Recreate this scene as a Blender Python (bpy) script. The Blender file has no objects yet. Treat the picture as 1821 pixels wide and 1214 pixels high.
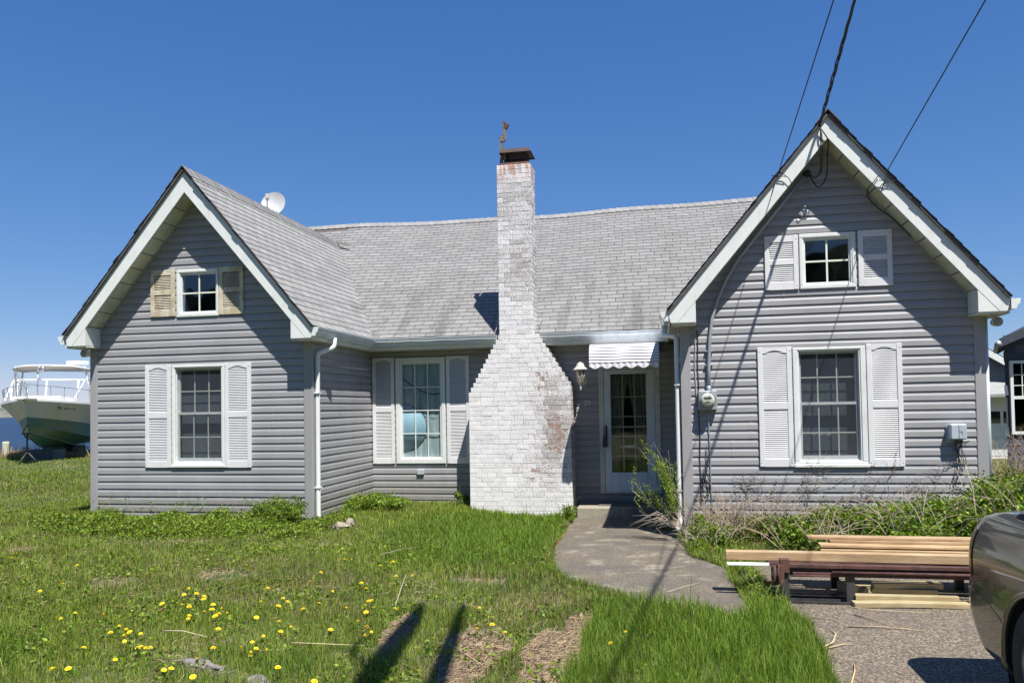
import bpy, bmesh, math, random
import numpy as np
from mathutils import Vector, Matrix
R = random.Random(7)
NR = np.random.default_rng(11)
sc = bpy.context.scene
COL = sc.collection
rad = math.radians

# ------------------------------------------------------------------ camera
H = 1.65
cR = Vector((0.98172864, 0.18952052, -0.01705427))
cU = Vector((0.02199994, -0.02402245, 0.99946932))
cF = Vector((-0.18901026, 0.98158285, 0.02775296))
FPX = 1396.33
cam = bpy.data.cameras.new('camera'); camo = bpy.data.objects.new('camera', cam); COL.objects.link(camo)
cam.sensor_width = 36; cam.lens = FPX / 1821 * 36; cam.shift_y = (684.81 - 607) / 1821
cam.clip_start = 0.05; cam.clip_end = 6000
camo.matrix_world = Matrix(((cR.x, cU.x, -cF.x, 0), (cR.y, cU.y, -cF.y, 0), (cR.z, cU.z, -cF.z, H), (0, 0, 0, 1)))
sc.camera = camo
# ------------------------------------------------------------------ light
LD = Vector((-0.69, 1.0, -2.27)).normalized()      # travel direction of sunlight
elev = math.asin(-LD.z); az = math.atan2(-LD.x, -LD.y)
w = bpy.data.worlds.new('World'); sc.world = w; w.use_nodes = True
nt = w.node_tree; nt.nodes.clear()
sky = nt.nodes.new('ShaderNodeTexSky'); sky.sky_type = 'NISHITA'; sky.sun_disc = False
sky.sun_elevation = elev; sky.sun_rotation = az; sky.air_density = 1.0; sky.dust_density = 0.0; sky.ozone_density = 6.0; sky.altitude = 1500
bg = nt.nodes.new('ShaderNodeBackground'); bg.inputs[1].default_value = 0.082
wo = nt.nodes.new('ShaderNodeOutputWorld')
sp = nt.nodes.new('ShaderNodeSeparateColor'); cb = nt.nodes.new('ShaderNodeCombineColor'); nt.links.new(sky.outputs[0], sp.inputs[0])
for i, (a_, p_) in enumerate(((.60, 1.08), (.98, .775), (2.0, .52))):      # clear-air grading of the sky colour
    pw = nt.nodes.new('ShaderNodeMath'); pw.operation = 'POWER'; pw.inputs[1].default_value = p_; nt.links.new(sp.outputs[i], pw.inputs[0])
    ml = nt.nodes.new('ShaderNodeMath'); ml.operation = 'MULTIPLY'; ml.inputs[1].default_value = a_; nt.links.new(pw.outputs[0], ml.inputs[0]); nt.links.new(ml.outputs[0], cb.inputs[i])
nt.links.new(cb.outputs[0], bg.inputs[0]); nt.links.new(bg.outputs[0], wo.inputs[0])
sl = bpy.data.lights.new('sun', 'SUN'); sl.energy = 5.0; sl.angle = rad(0.53); sl.color = (1, 0.955, 0.89)
so = bpy.data.objects.new('sun', sl); COL.objects.link(so); so.rotation_euler = LD.to_track_quat('-Z', 'Y').to_euler(); so.location = (6, -8, 20)
sc.view_settings.view_transform = 'Standard'; sc.view_settings.look = 'None'; sc.view_settings.exposure = 0.74; sc.view_settings.gamma = 1
sc.render.engine = 'CYCLES'

# ------------------------------------------------------------------ materials
class NM:
    def __init__(s, name):
        s.m = bpy.data.materials.new(name); s.m.use_nodes = True
        s.t = s.m.node_tree; s.b = s.t.nodes['Principled BSDF']; s.out = s.t.nodes['Material Output']
        s.tc = s.t.nodes.new('ShaderNodeTexCoord')
    def n(s, k, **kw):
        x = s.t.nodes.new('ShaderNode' + k)
        for a, v in kw.items(): setattr(x, a, v)
        return x
    def l(s, a, b): s.t.links.new(a, b)
    def mapping(s, scale=(1, 1, 1), src=None):
        mp = s.n('Mapping'); mp.inputs['Scale'].default_value = scale; s.l(src or s.tc.outputs['Object'], mp.inputs[0]); return mp.outputs[0]
    def noise(s, scale=5, detail=5, rough=.6, st=(1, 1, 1), dist=0):
        x = s.n('TexNoise'); x.inputs['Scale'].default_value = scale; x.inputs['Detail'].default_value = detail
        x.inputs['Roughness'].default_value = rough; x.inputs['Distortion'].default_value = dist
        s.l(s.mapping(st), x.inputs['Vector']); return x.outputs['Fac']
    def ramp(s, f, a, b, ca=(0, 0, 0, 1), cb=(1, 1, 1, 1)):
        x = s.n('ValToRGB'); e = x.color_ramp.elements; e[0].position = a; e[1].position = b; e[0].color = ca; e[1].color = cb
        s.l(f, x.inputs[0]); return x.outputs[0]
    def mix(s, f, a, b, mode='MIX'):
        x = s.n('MixRGB'); x.blend_type = mode
        for i, v in zip((0, 1, 2), (f, a, b)):
            if isinstance(v, (int, float)): x.inputs[i].default_value = v
            elif isinstance(v, tuple): x.inputs[i].default_value = (*v[:3], 1)
            else: s.l(v, x.inputs[i])
        return x.outputs[0]
    def math(s, op, a, b=0.0):
        x = s.n('Math'); x.operation = op
        for i, v in zip((0, 1), (a, b)):
            if isinstance(v, (int, float)): x.inputs[i].default_value = v
            else: s.l(v, x.inputs[i])
        return x.outputs[0]
    def attr(s, name='tint'):
        x = s.n('Attribute'); x.attribute_name = name; return x.outputs['Color']
    def base(s, c): 
        if isinstance(c, tuple): s.b.inputs['Base Color'].default_value = (*c[:3], 1)
        else: s.l(c, s.b.inputs['Base Color'])
    def rough(s, r):
        if isinstance(r, (int, float)): s.b.inputs['Roughness'].default_value = r
        else: s.l(r, s.b.inputs['Roughness'])
    def bump(s, h, strength=.3, dist=.01):
        x = s.n('Bump'); x.inputs['Strength'].default_value = strength; x.inputs['Distance'].default_value = dist
        s.l(h, x.inputs['Height']); s.l(x.outputs[0], s.b.inputs['Normal'])

def simple(name, c1, c2=None, scale=6, rough=.55, lo=.35, hi=.65, st=(1, 1, 1), metal=0, spec=None, bump=0, bscale=60, tint=False, detail=5):
    m = NM(name); c = c1
    if c2: c = m.mix(m.ramp(m.noise(scale, detail, st=st), lo, hi), c1, c2)
    if tint: c = m.mix(1.0, c, m.attr(), 'MULTIPLY')
    m.base(c); m.rough(rough); m.b.inputs['Metallic'].default_value = metal
    if spec is not None: m.b.inputs['Specular IOR Level'].default_value = spec
    if bump: m.bump(m.noise(bscale, 3), bump, .004)
    return m.m

MT = {}
def siding_mat():
    m = NM('vinyl_siding')
    streak = m.ramp(m.noise(2.5, 4, st=(1, 1, .25)), .3, .75)
    c = m.mix(streak, (.306, .305, .315), (.262, .262, .271))
    fine = m.ramp(m.noise(38, 4, st=(.15, .15, 1.2)), .35, .7)
    c = m.mix(m.math('MULTIPLY', fine, .22), c, (.37, .365, .375))
    # green-brown dirt close to the ground
    sep = m.n('SeparateXYZ'); m.l(m.tc.outputs['Object'], sep.inputs[0])
    low = m.ramp(m.math('ADD', sep.outputs[2], m.math('MULTIPLY', m.noise(9, 5), -.5)), -.15, .25, (1, 1, 1, 1), (0, 0, 0, 1))
    c = m.mix(m.math('MULTIPLY', low, .45), c, (.16, .15, .11))
    c = m.mix(1.0, c, m.attr(), 'MULTIPLY')
    m.base(c); m.rough(.42); m.bump(m.noise(90, 3, st=(.1, .1, 1)), .12, .002)
    return m.m
MT['siding'] = siding_mat()
MT['corner'] = simple('corner_trim', (.33, .32, .325), (.285, .28, .285), 3, .45, st=(1, 1, .3))
def white_mat(name, a, b, dirt=(.42, .42, .38), amt=.35, scale=4):
    m = NM(name)
    c = m.mix(m.ramp(m.noise(scale, 6), .3, .7), a, b)
    c = m.mix(m.math('MULTIPLY', m.ramp(m.noise(11, 8, st=(1, 1, .35)), .52, .75), amt), c, dirt)
    m.base(c); m.rough(.4); m.bump(m.noise(30, 3), .08, .003)
    return m.m
MT['white'] = white_mat('white_trim', (.70, .72, .70), (.62, .65, .63))
MT['fascia'] = white_mat('white_aluminium', (.70, .725, .70), (.64, .67, .645), (.40, .42, .35), .3)
MT['gutter'] = white_mat('gutter_paint', (.60, .66, .68), (.52, .58, .60), (.30, .31, .28), .4, 3)
MT['shutter'] = white_mat('shutter_white', (.70, .70, .71), (.62, .62, .63), (.5, .5, .5), .3)
def stained():
    m = NM('stained_shutter')
    f = m.ramp(m.noise(7, 7, st=(1, 1, .8)), .38, .62)
    c = m.mix(f, (.60, .56, .46), (.40, .35, .24))
    c = m.mix(m.math('MULTIPLY', m.ramp(m.noise(22, 6), .5, .7), .6), c, (.50, .36, .18))
    m.base(c); m.rough(.7); return m.m
MT['stained'] = stained()
MT['soffit'] = simple('soffit', (.56, .56, .44), (.42, .42, .32), 5, .6)
MT['dark'] = simple('dark_gap', (.02, .02, .02), rough=.9)
MT['louver_back'] = simple('louver_back', (.12, .12, .125), rough=.8)
MT['room'] = simple('room_dark', (.045, .042, .04), rough=.95)
def shingle():
    m = NM('asphalt_shingle')
    g = m.ramp(m.noise(260, 2, .7), .3, .7)
    c = m.mix(g, (.160, .159, .156), (.272, .270, .265))
    c = m.mix(1.0, c, m.attr(), 'MULTIPLY')
    geo = m.n('SeparateXYZ'); m.l(m.tc.outputs['Object'], geo.inputs[0])
    st_ = m.ramp(m.noise(2.6, 7, .68, st=(1.6, .22, .22), dist=.25), .50, .66)
    low = m.ramp(m.math('DIVIDE', geo.outputs[2], 6.0), .50, .82, (1, 1, 1, 1), (.12, .12, .12, 1))
    c = m.mix(m.math('MULTIPLY', m.math('MULTIPLY', st_, low), .62), c, (.085, .085, .085))
    onmain = m.math('GREATER_THAN', geo.outputs[1], 12.8)
    dz = m.ramp(m.math('ADD', m.math('DIVIDE', geo.outputs[2], 6.0), m.math('MULTIPLY', m.math('SUBTRACT', m.noise(1.6, 5, .65, st=(1, .4, .4)), .5), .28)), .50, .74, (1, 1, 1, 1), (0, 0, 0, 1))
    c = m.mix(m.math('MULTIPLY', m.math('MULTIPLY', onmain, dz), .62), c, (.080, .078, .072))
    pale = m.ramp(m.noise(.7, 4, .6), .45, .75)
    c = m.mix(m.math('MULTIPLY', pale, .25), c, (.30, .305, .31))
    m.base(c); m.rough(.92); m.b.inputs['Specular IOR Level'].default_value = .2
    m.bump(m.noise(300, 2), .5, .003); return m.m
MT['shingle'] = shingle()
MT['shingle_edge'] = simple('shingle_edge', (.075, .072, .075), (.12, .115, .115), 14, .9)
MT['underlay'] = simple('roof_underlay', (.075, .068, .066), (.12, .105, .10), 8, .9)
def brickpaint():
    m = NM('painted_brick')
    wear = m.attr('tint')
    sp = m.n('SeparateColor'); m.l(wear, sp.inputs[0])
    n1 = m.noise(16, 8, .72)
    n2 = m.noise(48, 6, .75)
    white = m.mix(m.ramp(m.noise(5, 5), .35, .65), (.76, .75, .75), (.68, .67, .675))
    white = m.mix(1.0, white, m.mix(sp.outputs[1], (.88, .88, .88), (1.04, 1.04, 1.04)), 'MULTIPLY')
    grime = m.ramp(m.math('ADD', n2, m.math('MULTIPLY', sp.outputs[2], .33)), .68, .77)
    c = m.mix(m.math('MULTIPLY', grime, .8), white, (.24, .21, .20))
    red = m.ramp(m.math('ADD', n1, m.math('MULTIPLY', sp.outputs[0], .30)), .72, .78)
    brick = m.mix(n2, (.26, .16, .125), (.34, .235, .19))
    c = m.mix(red, c, brick)
    geo = m.n('SeparateXYZ'); m.l(m.tc.outputs['Object'], geo.inputs[0])
    # rust running down from the flue cap on the left corner
    rz = m.math('MULTIPLY', m.ramp(geo.outputs[2], 5.35 / 6, 5.66 / 6), 1)
    sc_ = m.n('Math'); sc_.operation = 'DIVIDE'; m.l(geo.outputs[2], sc_.inputs[0]); sc_.inputs[1].default_value = 6.0
    rz = m.ramp(sc_.outputs[0], .885, .935)
    rn = m.ramp(m.noise(6, 5, st=(3, 3, .5)), .44, .58)
    c = m.mix(m.math('MULTIPLY', rz, m.math('MULTIPLY', rn, .9)), c, (.40, .15, .04))
    m.base(c); m.rough(.85); m.bump(m.math('ADD', n1, n2), .28, .004); return m.m
MT['brick'] = brickpaint()
MT['mortar'] = simple('painted_mortar', (.58, .56, .55), (.36, .34, .33), 12, .95, bump=.4, bscale=90)
MT['rust'] = simple('rusted_steel', (.15, .062, .038), (.07, .035, .028), 9, .85, bump=.3, bscale=60)
MT['rust_dark'] = simple('dark_rust', (.045, .024, .020), (.11, .045, .035), 12, .8, bump=.3)
MT['black'] = simple('black_metal', (.03, .03, .032), (.05, .05, .05), 9, .5)
MT['blackmesh'] = simple('black_cap', (.022, .016, .015), (.07, .03, .02), 8, .7)
MT['cable'] = simple('black_cable', (.012, .012, .014), rough=.6)
MT['beige_cable'] = simple('pale_cable', (.42, .38, .32), rough=.6)
MT['galv'] = simple('galvanised', (.30, .33, .36), (.38, .42, .45), 20, .5, metal=.35)
MT['greybox'] = simple('grey_plastic_box', (.40, .46, .50), (.34, .40, .44), 6, .5)
MT['ltwood'] = None
def wood(name, a, b, grain=(1, 14, 14), sc_=3):
    m = NM(name)
    c = m.mix(m.ramp(m.noise(sc_, 8, .7, st=grain, dist=.5), .38, .60), a, b)
    c = m.mix(m.math('MULTIPLY', m.ramp(m.noise(1.6, 6, .7, st=(1.5, 6, 6)), .45, .62), .55), c, (b[0] * .75, b[1] * .62, b[2] * .5))
    c = m.mix(m.math('MULTIPLY', m.ramp(m.noise(5, 5), .55, .75), .3), c, (b[0] * .6, b[1] * .55, b[2] * .5))
    c = m.mix(1.0, c, m.attr(), 'MULTIPLY')
    m.base(c); m.rough(.75); m.bump(m.noise(8, 5, st=grain), .25, .003); return m.m
MT['pine'] = wood('pine_lumber', (.50, .37, .21), (.36, .25, .14))
MT['pine2'] = wood('treated_lumber', (.44, .38, .22), (.34, .29, .17))
MT['glass'] = None
def glass(name, tint=(.92, .95, .95), refl=1.0, f0=.08):
    m = NM(name); m.t.nodes.remove(m.b)
    tr = m.n('BsdfTransparent'); tr.inputs[0].default_value = (*tint, 1)
    gl = m.n('BsdfGlossy'); gl.inputs['Roughness'].default_value = .03; gl.inputs[0].default_value = (refl, refl, refl, 1)
    fr = m.n('LayerWeight'); fr.inputs[0].default_value = .5
    k = m.math('ADD', m.math('MULTIPLY', m.math('POWER', fr.outputs['Facing'], 5.0), .8), f0)
    mx = m.n('MixShader'); m.l(k, mx.inputs[0]); m.l(tr.outputs[0], mx.inputs[1]); m.l(gl.outputs[0], mx.inputs[2])
    bp = m.n('Bump'); bp.inputs['Strength'].default_value = .15; bp.inputs['Distance'].default_value = .01; m.l(m.noise(2.5, 2), bp.inputs['Height']); m.l(bp.outputs[0], gl.inputs['Normal'])
    m.l(mx.outputs[0], m.out.inputs[0]); return m.m
MT['glass'] = glass('window_glass')
MT['glass_blue'] = glass('attic_glass', (.55, .65, .75), .95, .10)
def screen():
    m = NM('insect_screen'); m.t.nodes.remove(m.b)
    tr = m.n('BsdfTransparent'); df = m.n('BsdfDiffuse'); df.inputs[0].default_value = (.085, .10, .12, 1)
    mx = m.n('MixShader'); mx.inputs[0].default_value = .30
    m.l(tr.outputs[0], mx.inputs[1]); m.l(df.outputs[0], mx.inputs[2]); m.l(mx.outputs[0], m.out.inputs[0]); return m.m
MT['screen'] = screen()
def curtain(name, a, b, sx=14):
    m = NM(name)
    c = m.mix(m.ramp(m.noise(sx, 3, st=(1, 1, .12)), .35, .65), a, b)
    m.base(c); m.rough(.9); return m.m
MT['curtain_grey'] = curtain('grey_shade', (.085, .105, .125), (.055, .070, .085), 2)
MT['curtain_blue'] = curtain('pale_curtain', (.36, .45, .47), (.22, .30, .33))
MT['disc_blue'] = simple('light_blue_disc', (.25, .42, .50), (.22, .38, .46), 4, .6)
MT['disc_rim'] = simple('dark_piping', (.03, .04, .05), rough=.8)
MT['curtain_dim'] = curtain('door_curtain', (.20, .20, .16), (.09, .095, .08), 22)
MT['muntin_green'] = simple('cream_muntin', (.72, .76, .66), (.64, .68, .58), 8, .5)
MT['muntin_dim'] = simple('dim_muntin', (.42, .38, .22), rough=.6)
MT['door_white'] = white_mat('door_paint', (.62, .68, .74), (.54, .60, .66), (.22, .22, .22), .3, 6)
MT['door_frame'] = white_mat('door_frame_paint', (.60, .62, .56), (.46, .48, .42), (.2, .19, .16), .55, 6)
MT['awning'] = simple('awning_enamel', (.80, .79, .83), (.72, .71, .75), 6, .4)
MT['lantern'] = simple('lantern_paint', (.66, .64, .60), (.50, .47, .40), 14, .6)
MT['lampglass'] = simple('frosted_glass', (.30, .27, .22), (.22, .2, .17), 10, .25)
MT['lockbox'] = simple('blue_lockbox', (.012, .035, .075), (.02, .05, .09), 8, .45)
def concrete(name, a, b, c_, aggr=140, bump=.5, pale=(.36, .31, .235), pa=.7):
    m = NM(name)
    v = m.n('TexVoronoi'); v.inputs['Scale'].default_value = aggr; m.l(m.mapping(), v.inputs['Vector'])
    vr = m.ramp(v.outputs['Color'], .15, .85)
    c = m.mix(m.math('MULTIPLY', vr, .8), a, b)
    c = m.mix(m.ramp(m.noise(60, 5, .7), .46, .66), c, c_)
    c = m.mix(m.math('MULTIPLY', m.ramp(m.noise(2.6, 8, .75, st=(1, 1, 1), dist=.4), .54, .64), pa), c, pale)
    c = m.mix(m.math('MULTIPLY', m.ramp(m.noise(1.7, 7, .7), .47, .60), .55), c, (.085, .078, .07))
    m.base(c); m.rough(.9); m.bump(v.outputs['Distance'], bump, .006); return m.m
MT['path'] = concrete('path_concrete', (.105, .088, .066), (.235, .195, .145), (.068, .058, .046), 70, .6)
MT['step'] = concrete('step_concrete', (.30, .27, .20), (.38, .34, .26), (.22, .20, .16), 90, .3, pa=.3)
def aggregate():
    m = NM('driveway_aggregate')
    v = m.n('TexVoronoi'); v.inputs['Scale'].default_value = 95; m.l(m.mapping(), v.inputs['Vector'])
    sp = m.n('SeparateColor'); m.l(v.outputs['Color'], sp.inputs[0])
    peb = m.ramp(sp.outputs[0], .45, .95, (.070, .058, .047, 1), (.48, .38, .26, 1))
    v2 = m.n('TexVoronoi'); v2.inputs['Scale'].default_value = 150; m.l(m.mapping(), v2.inputs['Vector'])
    sp2 = m.n('SeparateColor'); m.l(v2.outputs['Color'], sp2.inputs[0])
    peb2 = m.ramp(sp2.outputs[1], .45, .95, (.06, .052, .043, 1), (.28, .235, .17, 1))
    c = m.mix(.45, peb, peb2)
    edge = m.ramp(v.outputs['Distance'], .0, .008)
    c = m.mix(m.math('MULTIPLY', m.ramp(m.noise(2.0, 5), .45, .7), .35), c, (.12, .105, .09))
    m.base(c); m.rough(.85); m.bump(m.math('MULTIPLY', v.outputs['Distance'], -1), .8, .008); return m.m
MT['aggregate'] = aggregate()
def soil():
    m = NM('lawn_soil')
    c = m.mix(m.ramp(m.noise(3, 6), .4, .6), (.10, .095, .045), (.20, .165, .10))
    c = m.mix(m.ramp(m.noise(70, 5, .8), .45, .65), c, (.30, .245, .155))
    c = m.mix(m.ramp(m.noise(1.1, 4), .38, .55), c, (.06, .085, .025))
    m.base(c); m.rough(.95); m.bump(m.noise(60, 5), .8, .02); return m.m
MT['soil'] = soil()
MT['thatch'] = simple('dead_grass_soil', (.24, .165, .105), (.11, .075, .05), 35, .95, bump=.9, bscale=90, detail=8)
def leafmat(name, trans=.45, rough=.5):
    m = NM(name)
    c = m.attr()
    m.base(c); m.rough(rough); m.b.inputs['Specular IOR Level'].default_value = .35
    tl = m.n('BsdfTranslucent'); m.l(m.mix(1.0, c, (1.25, 1.35, .6), 'MULTIPLY'), tl.inputs[0])
    mx = m.n('MixShader'); mx.inputs[0].default_value = trans
    m.l(m.b.outputs[0], mx.inputs[1]); m.l(tl.outputs[0], mx.inputs[2]); m.l(mx.outputs[0], m.out.inputs[0]); return m.m
MT['leaf'] = leafmat('foliage', .4, .45)
MT['grass'] = leafmat('grass_blade', .4, .6)
def stemm():
    m = NM('dry_stem'); m.base(m.attr()); m.rough(.85); return m.m
MT['stem'] = stemm()
MT['petal'] = simple('dandelion_petal', (.88, .66, .015), (.92, .74, .03), 60, .7)
MT['tint'] = stemm()
def water():
    m = NM('bay_water')
    m.base((.02, .06, .14)); m.rough(.35); m.b.inputs['Specular IOR Level'].default_value = .15
    h = m.math('ADD', m.noise(.55, 6, .7, st=(1, 2.2, 1)), m.noise(2.5, 4, .6, st=(1, 2, 1)))
    c = m.mix(m.ramp(m.noise(.35, 5, .7, st=(.7, 3, 1)), .35, .7), (.010, .028, .065), (.03, .065, .13)); m.base(c)
    m.bump(h, 1.0, .35); return m.m
MT['water'] = water()
def hull(name, a, b):
    m = NM(name)
    c = m.mix(m.ramp(m.noise(.9, 5, st=(1, 1, .6)), .35, .7), a, b); m.base(c); m.rough(.35); return m.m
MT['hull_white'] = hull('hull_gelcoat', (.52, .53, .46), (.43, .46, .40))
MT['hull_green'] = hull('bottom_paint', (.04, .15, .095), (.08, .13, .06))
MT['deck_white'] = simple('boat_deck', (.80, .80, .78), (.74, .74, .72), 3, .4)
MT['canvas'] = simple('canvas_top', (.42, .40, .36), (.36, .34, .31), 4, .8)
MT['steel'] = simple('stainless', (.45, .48, .5), rough=.3, metal=.6)
MT['darkhouse'] = simple('dark_wood_shingle', (.058, .072, .100), (.080, .095, .125), 6, .85, tint=True)
MT['bluegrey'] = simple('blue_grey_siding', (.085, .105, .13), (.10, .12, .145), 5, .7)
MT['roofgrey'] = simple('grey_roof', (.24, .25, .25), (.32, .32, .32), 12, .9)
MT['roofdark'] = simple('dark_roof', (.035, .045, .065), (.05, .06, .08), 12, .9)
def carpaint():
    m = NM('car_paint')
    m.base((.070, .070, .056)); m.rough(.22); m.b.inputs['Metallic'].default_value = .55
    m.b.inputs['Coat Weight'].default_value = 1.0; m.b.inputs['Coat Roughness'].default_value = .04
    m.bump(m.noise(1.2, 2), .06, .05)
    d = m.ramp(m.noise(18, 6), .4, .75)
    m.base(m.mix(m.math('MULTIPLY', d, .35), (.080, .082, .064), (.17, .15, .11))); return m.m
MT['paint'] = carpaint()
MT['plastic'] = simple('black_plastic', (.02, .02, .02), (.035, .033, .03), 20, .6)
MT['tyre'] = simple('tyre_rubber', (.022, .022, .022), (.04, .037, .034), 15, .85)
MT['alloy'] = simple('wheel_alloy', (.42, .47, .46), rough=.3, metal=.5)
MT['taillight'] = simple('taillight', (.16, .014, .010), (.09, .008, .006), 8, .12)
MT['carglass'] = simple('car_glass', (.02, .024, .028), rough=.03, spec=1.0)
MT['bark'] = simple('bark', (.13, .10, .08), (.20, .16, .13), 14, .95, bump=.6, bscale=25)
MT['polewood'] = simple('pole_wood', (.16, .12, .09), (.10, .08, .06), 9, .9)
MT['stone'] = simple('rough_stone', (.34, .29, .23), (.22, .18, .14), 14, .95, bump=.7, bscale=30)
MT['log'] = simple('weathered_wood', (.24, .22, .21), (.12, .11, .10), 18, .95, bump=.6, bscale=30, st=(1, 1, 4))
MT['shore'] = simple('far_shore', (.07, .09, .07), (.22, .20, .16), .03, .95)
MT['pvc'] = simple('white_pvc', (.85, .85, .85), rough=.35)
MT['mesh_grey'] = simple('meter_face', (.52, .53, .44), (.42, .43, .36), 10, .4)

# ------------------------------------------------------------------ mesh builder
BASE = {}
class MB:
    def __init__(s): s.v = []; s.f = []; s.m = []; s.t = []; s.sm = []
    def face(s, pts, mat=0, tint=(1, 1, 1), smooth=False):
        i = len(s.v); s.v += [tuple(p) for p in pts]; s.f.append(tuple(range(i, i + len(pts)))); s.m.append(mat); s.t.append(tint); s.sm.append(smooth)
    def mesh(s, vs, fs, mat=0, tint=(1, 1, 1), smooth=False):
        i = len(s.v); s.v += [tuple(p) for p in vs]
        for f in fs: s.f.append(tuple(i + k for k in f)); s.m.append(mat); s.t.append(tint); s.sm.append(smooth)
    def box(s, a, b, mat=0, tint=(1, 1, 1), rot=None):
        x0, y0, z0 = a; x1, y1, z1 = b
        vs = [(x0, y0, z0), (x1, y0, z0), (x1, y1, z0), (x0, y1, z0), (x0, y0, z1), (x1, y0, z1), (x1, y1, z1), (x0, y1, z1)]
        if rot is not None:
            c = Vector(((x0 + x1) / 2, (y0 + y1) / 2, (z0 + z1) / 2)); vs = [c + rot @ (Vector(p) - c) for p in vs]
        s.mesh(vs, [(0, 3, 2, 1), (4, 5, 6, 7), (0, 1, 5, 4), (1, 2, 6, 5), (2, 3, 7, 6), (3, 0, 4, 7)], mat, tint)
    def cbox(s, a, b, c=.004, mat=0, tint=(1, 1, 1)):   # chamfered box
        x0, y0, z0 = a; x1, y1, z1 = b; P = []
        for zz, k in ((z0, c), (z0 + c, 0), (z1 - c, 0), (z1, c)):
            for (x, y) in ((x0 + c, y0), (x1 - c, y0), (x1, y0 + c), (x1, y1 - c), (x1 - c, y1), (x0 + c, y1), (x0, y1 - c), (x0, y0 + c)):
                xx = min(max(x, x0 + k), x1 - k); yy = min(max(y, y0 + k), y1 - k); P.append((xx, yy, zz))
        F = []
        for l in range(3):
            for k in range(8): F.append((l * 8 + k, l * 8 + (k + 1) % 8, (l + 1) * 8 + (k + 1) % 8, (l + 1) * 8 + k))
        F.append(tuple(range(7, -1, -1))); F.append(tuple(range(24, 32)))
        s.mesh(P, F, mat, tint)
    def prism(s, poly, axis, a, b, mat=0, tint=(1, 1, 1)):  # poly in the 2 other axes
        def P(u, v, k): return {'x': (k, u, v), 'y': (u, k, v), 'z': (u, v, k)}[axis]
        n = len(poly); vs = [P(u, v, a) for u, v in poly] + [P(u, v, b) for u, v in poly]
        s.mesh(vs, [tuple(range(n)), tuple(range(2 * n - 1, n - 1, -1))] + [(k, (k + 1) % n, n + (k + 1) % n, n + k) for k in range(n)], mat, tint)
    def tube(s, pts, r, n=6, mat=0, tint=(1, 1, 1), cap=True, smooth=True):
        pts = [Vector(p) for p in pts]; m = len(pts)
        rs = r if isinstance(r, (list, tuple)) else [r] * m
        vs = []; up = None
        for i, p in enumerate(pts):
            d = (pts[min(i + 1, m - 1)] - pts[max(i - 1, 0)]).normalized()
            if up is None:
                up = Vector((0, 0, 1)) if abs(d.z) < .9 else Vector((1, 0, 0))
            a = (up - d * up.dot(d)).normalized(); b = d.cross(a); up = a
            for k in range(n):
                t = 2 * math.pi * k / n; vs.append(p + (a * math.cos(t) + b * math.sin(t)) * rs[i])
        fs = [(i * n + k, i * n + (k + 1) % n, (i + 1) * n + (k + 1) % n, (i + 1) * n + k) for i in range(m - 1) for k in range(n)]
        if cap: fs += [tuple(range(n - 1, -1, -1)), tuple(range((m - 1) * n, m * n))]
        s.mesh(vs, fs, mat, tint, smooth)
    def lathe(s, prof, c, axis='z', n=24, mat=0, tint=(1, 1, 1), smooth=True):
        c = Vector(c); vs = []
        for r, h in prof:
            for k in range(n):
                t = 2 * math.pi * k / n; u, v = r * math.cos(t), r * math.sin(t)
                vs.append(c + Vector({'z': (u, v, h), 'y': (u, h, v), 'x': (h, u, v)}[axis]))
        fs = [(i * n + k, i * n + (k + 1) % n, (i + 1) * n + (k + 1) % n, (i + 1) * n + k) for i in range(len(prof) - 1) for k in range(n)]
        s.mesh(vs, fs, mat, tint, smooth)
    def build(s, name, mats, parent=None, label=None, cat=None, group=None, kind=None, base=None):
        if not isinstance(mats, (list, tuple)): mats = [mats]
        mats = [MT[m] if isinstance(m, str) else m for m in mats]
        if parent is not None: b = BASE[parent.name]
        else: b = Vector(base) if base else Vector((0, 0, 0))
        v = np.array(s.v, dtype=np.float32).reshape(-1, 3) - np.array(b, dtype=np.float32)
        return finish(name, v, s.f, mats, parent, b, s.m, s.t, s.sm, label, cat, group, kind)

def finish(name, v, faces, mats, parent, b, mi=None, tints=None, smooth=None, label=None, cat=None, group=None, kind=None):
    me = bpy.data.meshes.new(name)
    if isinstance(faces, np.ndarray):
        nf, k = faces.shape; loops = faces.ravel(); starts = np.arange(nf) * k; tot = np.full(nf, k)
    else:
        tot = np.array([len(f) for f in faces]); starts = np.concatenate([[0], np.cumsum(tot)[:-1]]); loops = np.fromiter((i for f in faces for i in f), dtype=np.int32)
        nf = len(faces)
    me.vertices.add(len(v)); me.vertices.foreach_set('co', np.asarray(v, dtype=np.float32).ravel())
    me.loops.add(len(loops)); me.loops.foreach_set('vertex_index', loops.astype(np.int32))
    me.polygons.add(nf); me.polygons.foreach_set('loop_start', starts.astype(np.int32)); me.polygons.foreach_set('loop_total', tot.astype(np.int32))
    if mi is not None: me.polygons.foreach_set('material_index', np.array(mi, dtype=np.int32))
    if smooth is not None: me.polygons.foreach_set('use_smooth', np.array(smooth, dtype=bool))
    if tints is not None:
        a = me.color_attributes.new('tint', 'FLOAT_COLOR', 'CORNER' if not isinstance(tints, np.ndarray) else 'POINT')
        if isinstance(tints, np.ndarray): c = np.concatenate([tints, np.ones((len(tints), 1))], 1)
        else:
            t = np.array(tints, dtype=np.float32); c = np.repeat(t, tot, axis=0); c = np.concatenate([c, np.ones((len(c), 1))], 1)
        a.data.foreach_set('color', c.astype(np.float32).ravel())
    for m in mats: me.materials.append(m)
    me.update(calc_edges=True); me.validate()
    o = bpy.data.objects.new(name, me); COL.objects.link(o)
    if parent is not None: o.parent = parent
    else: o.location = b
    BASE[o.name] = Vector(b)
    tag(o, label, cat, group, kind); return o
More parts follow.
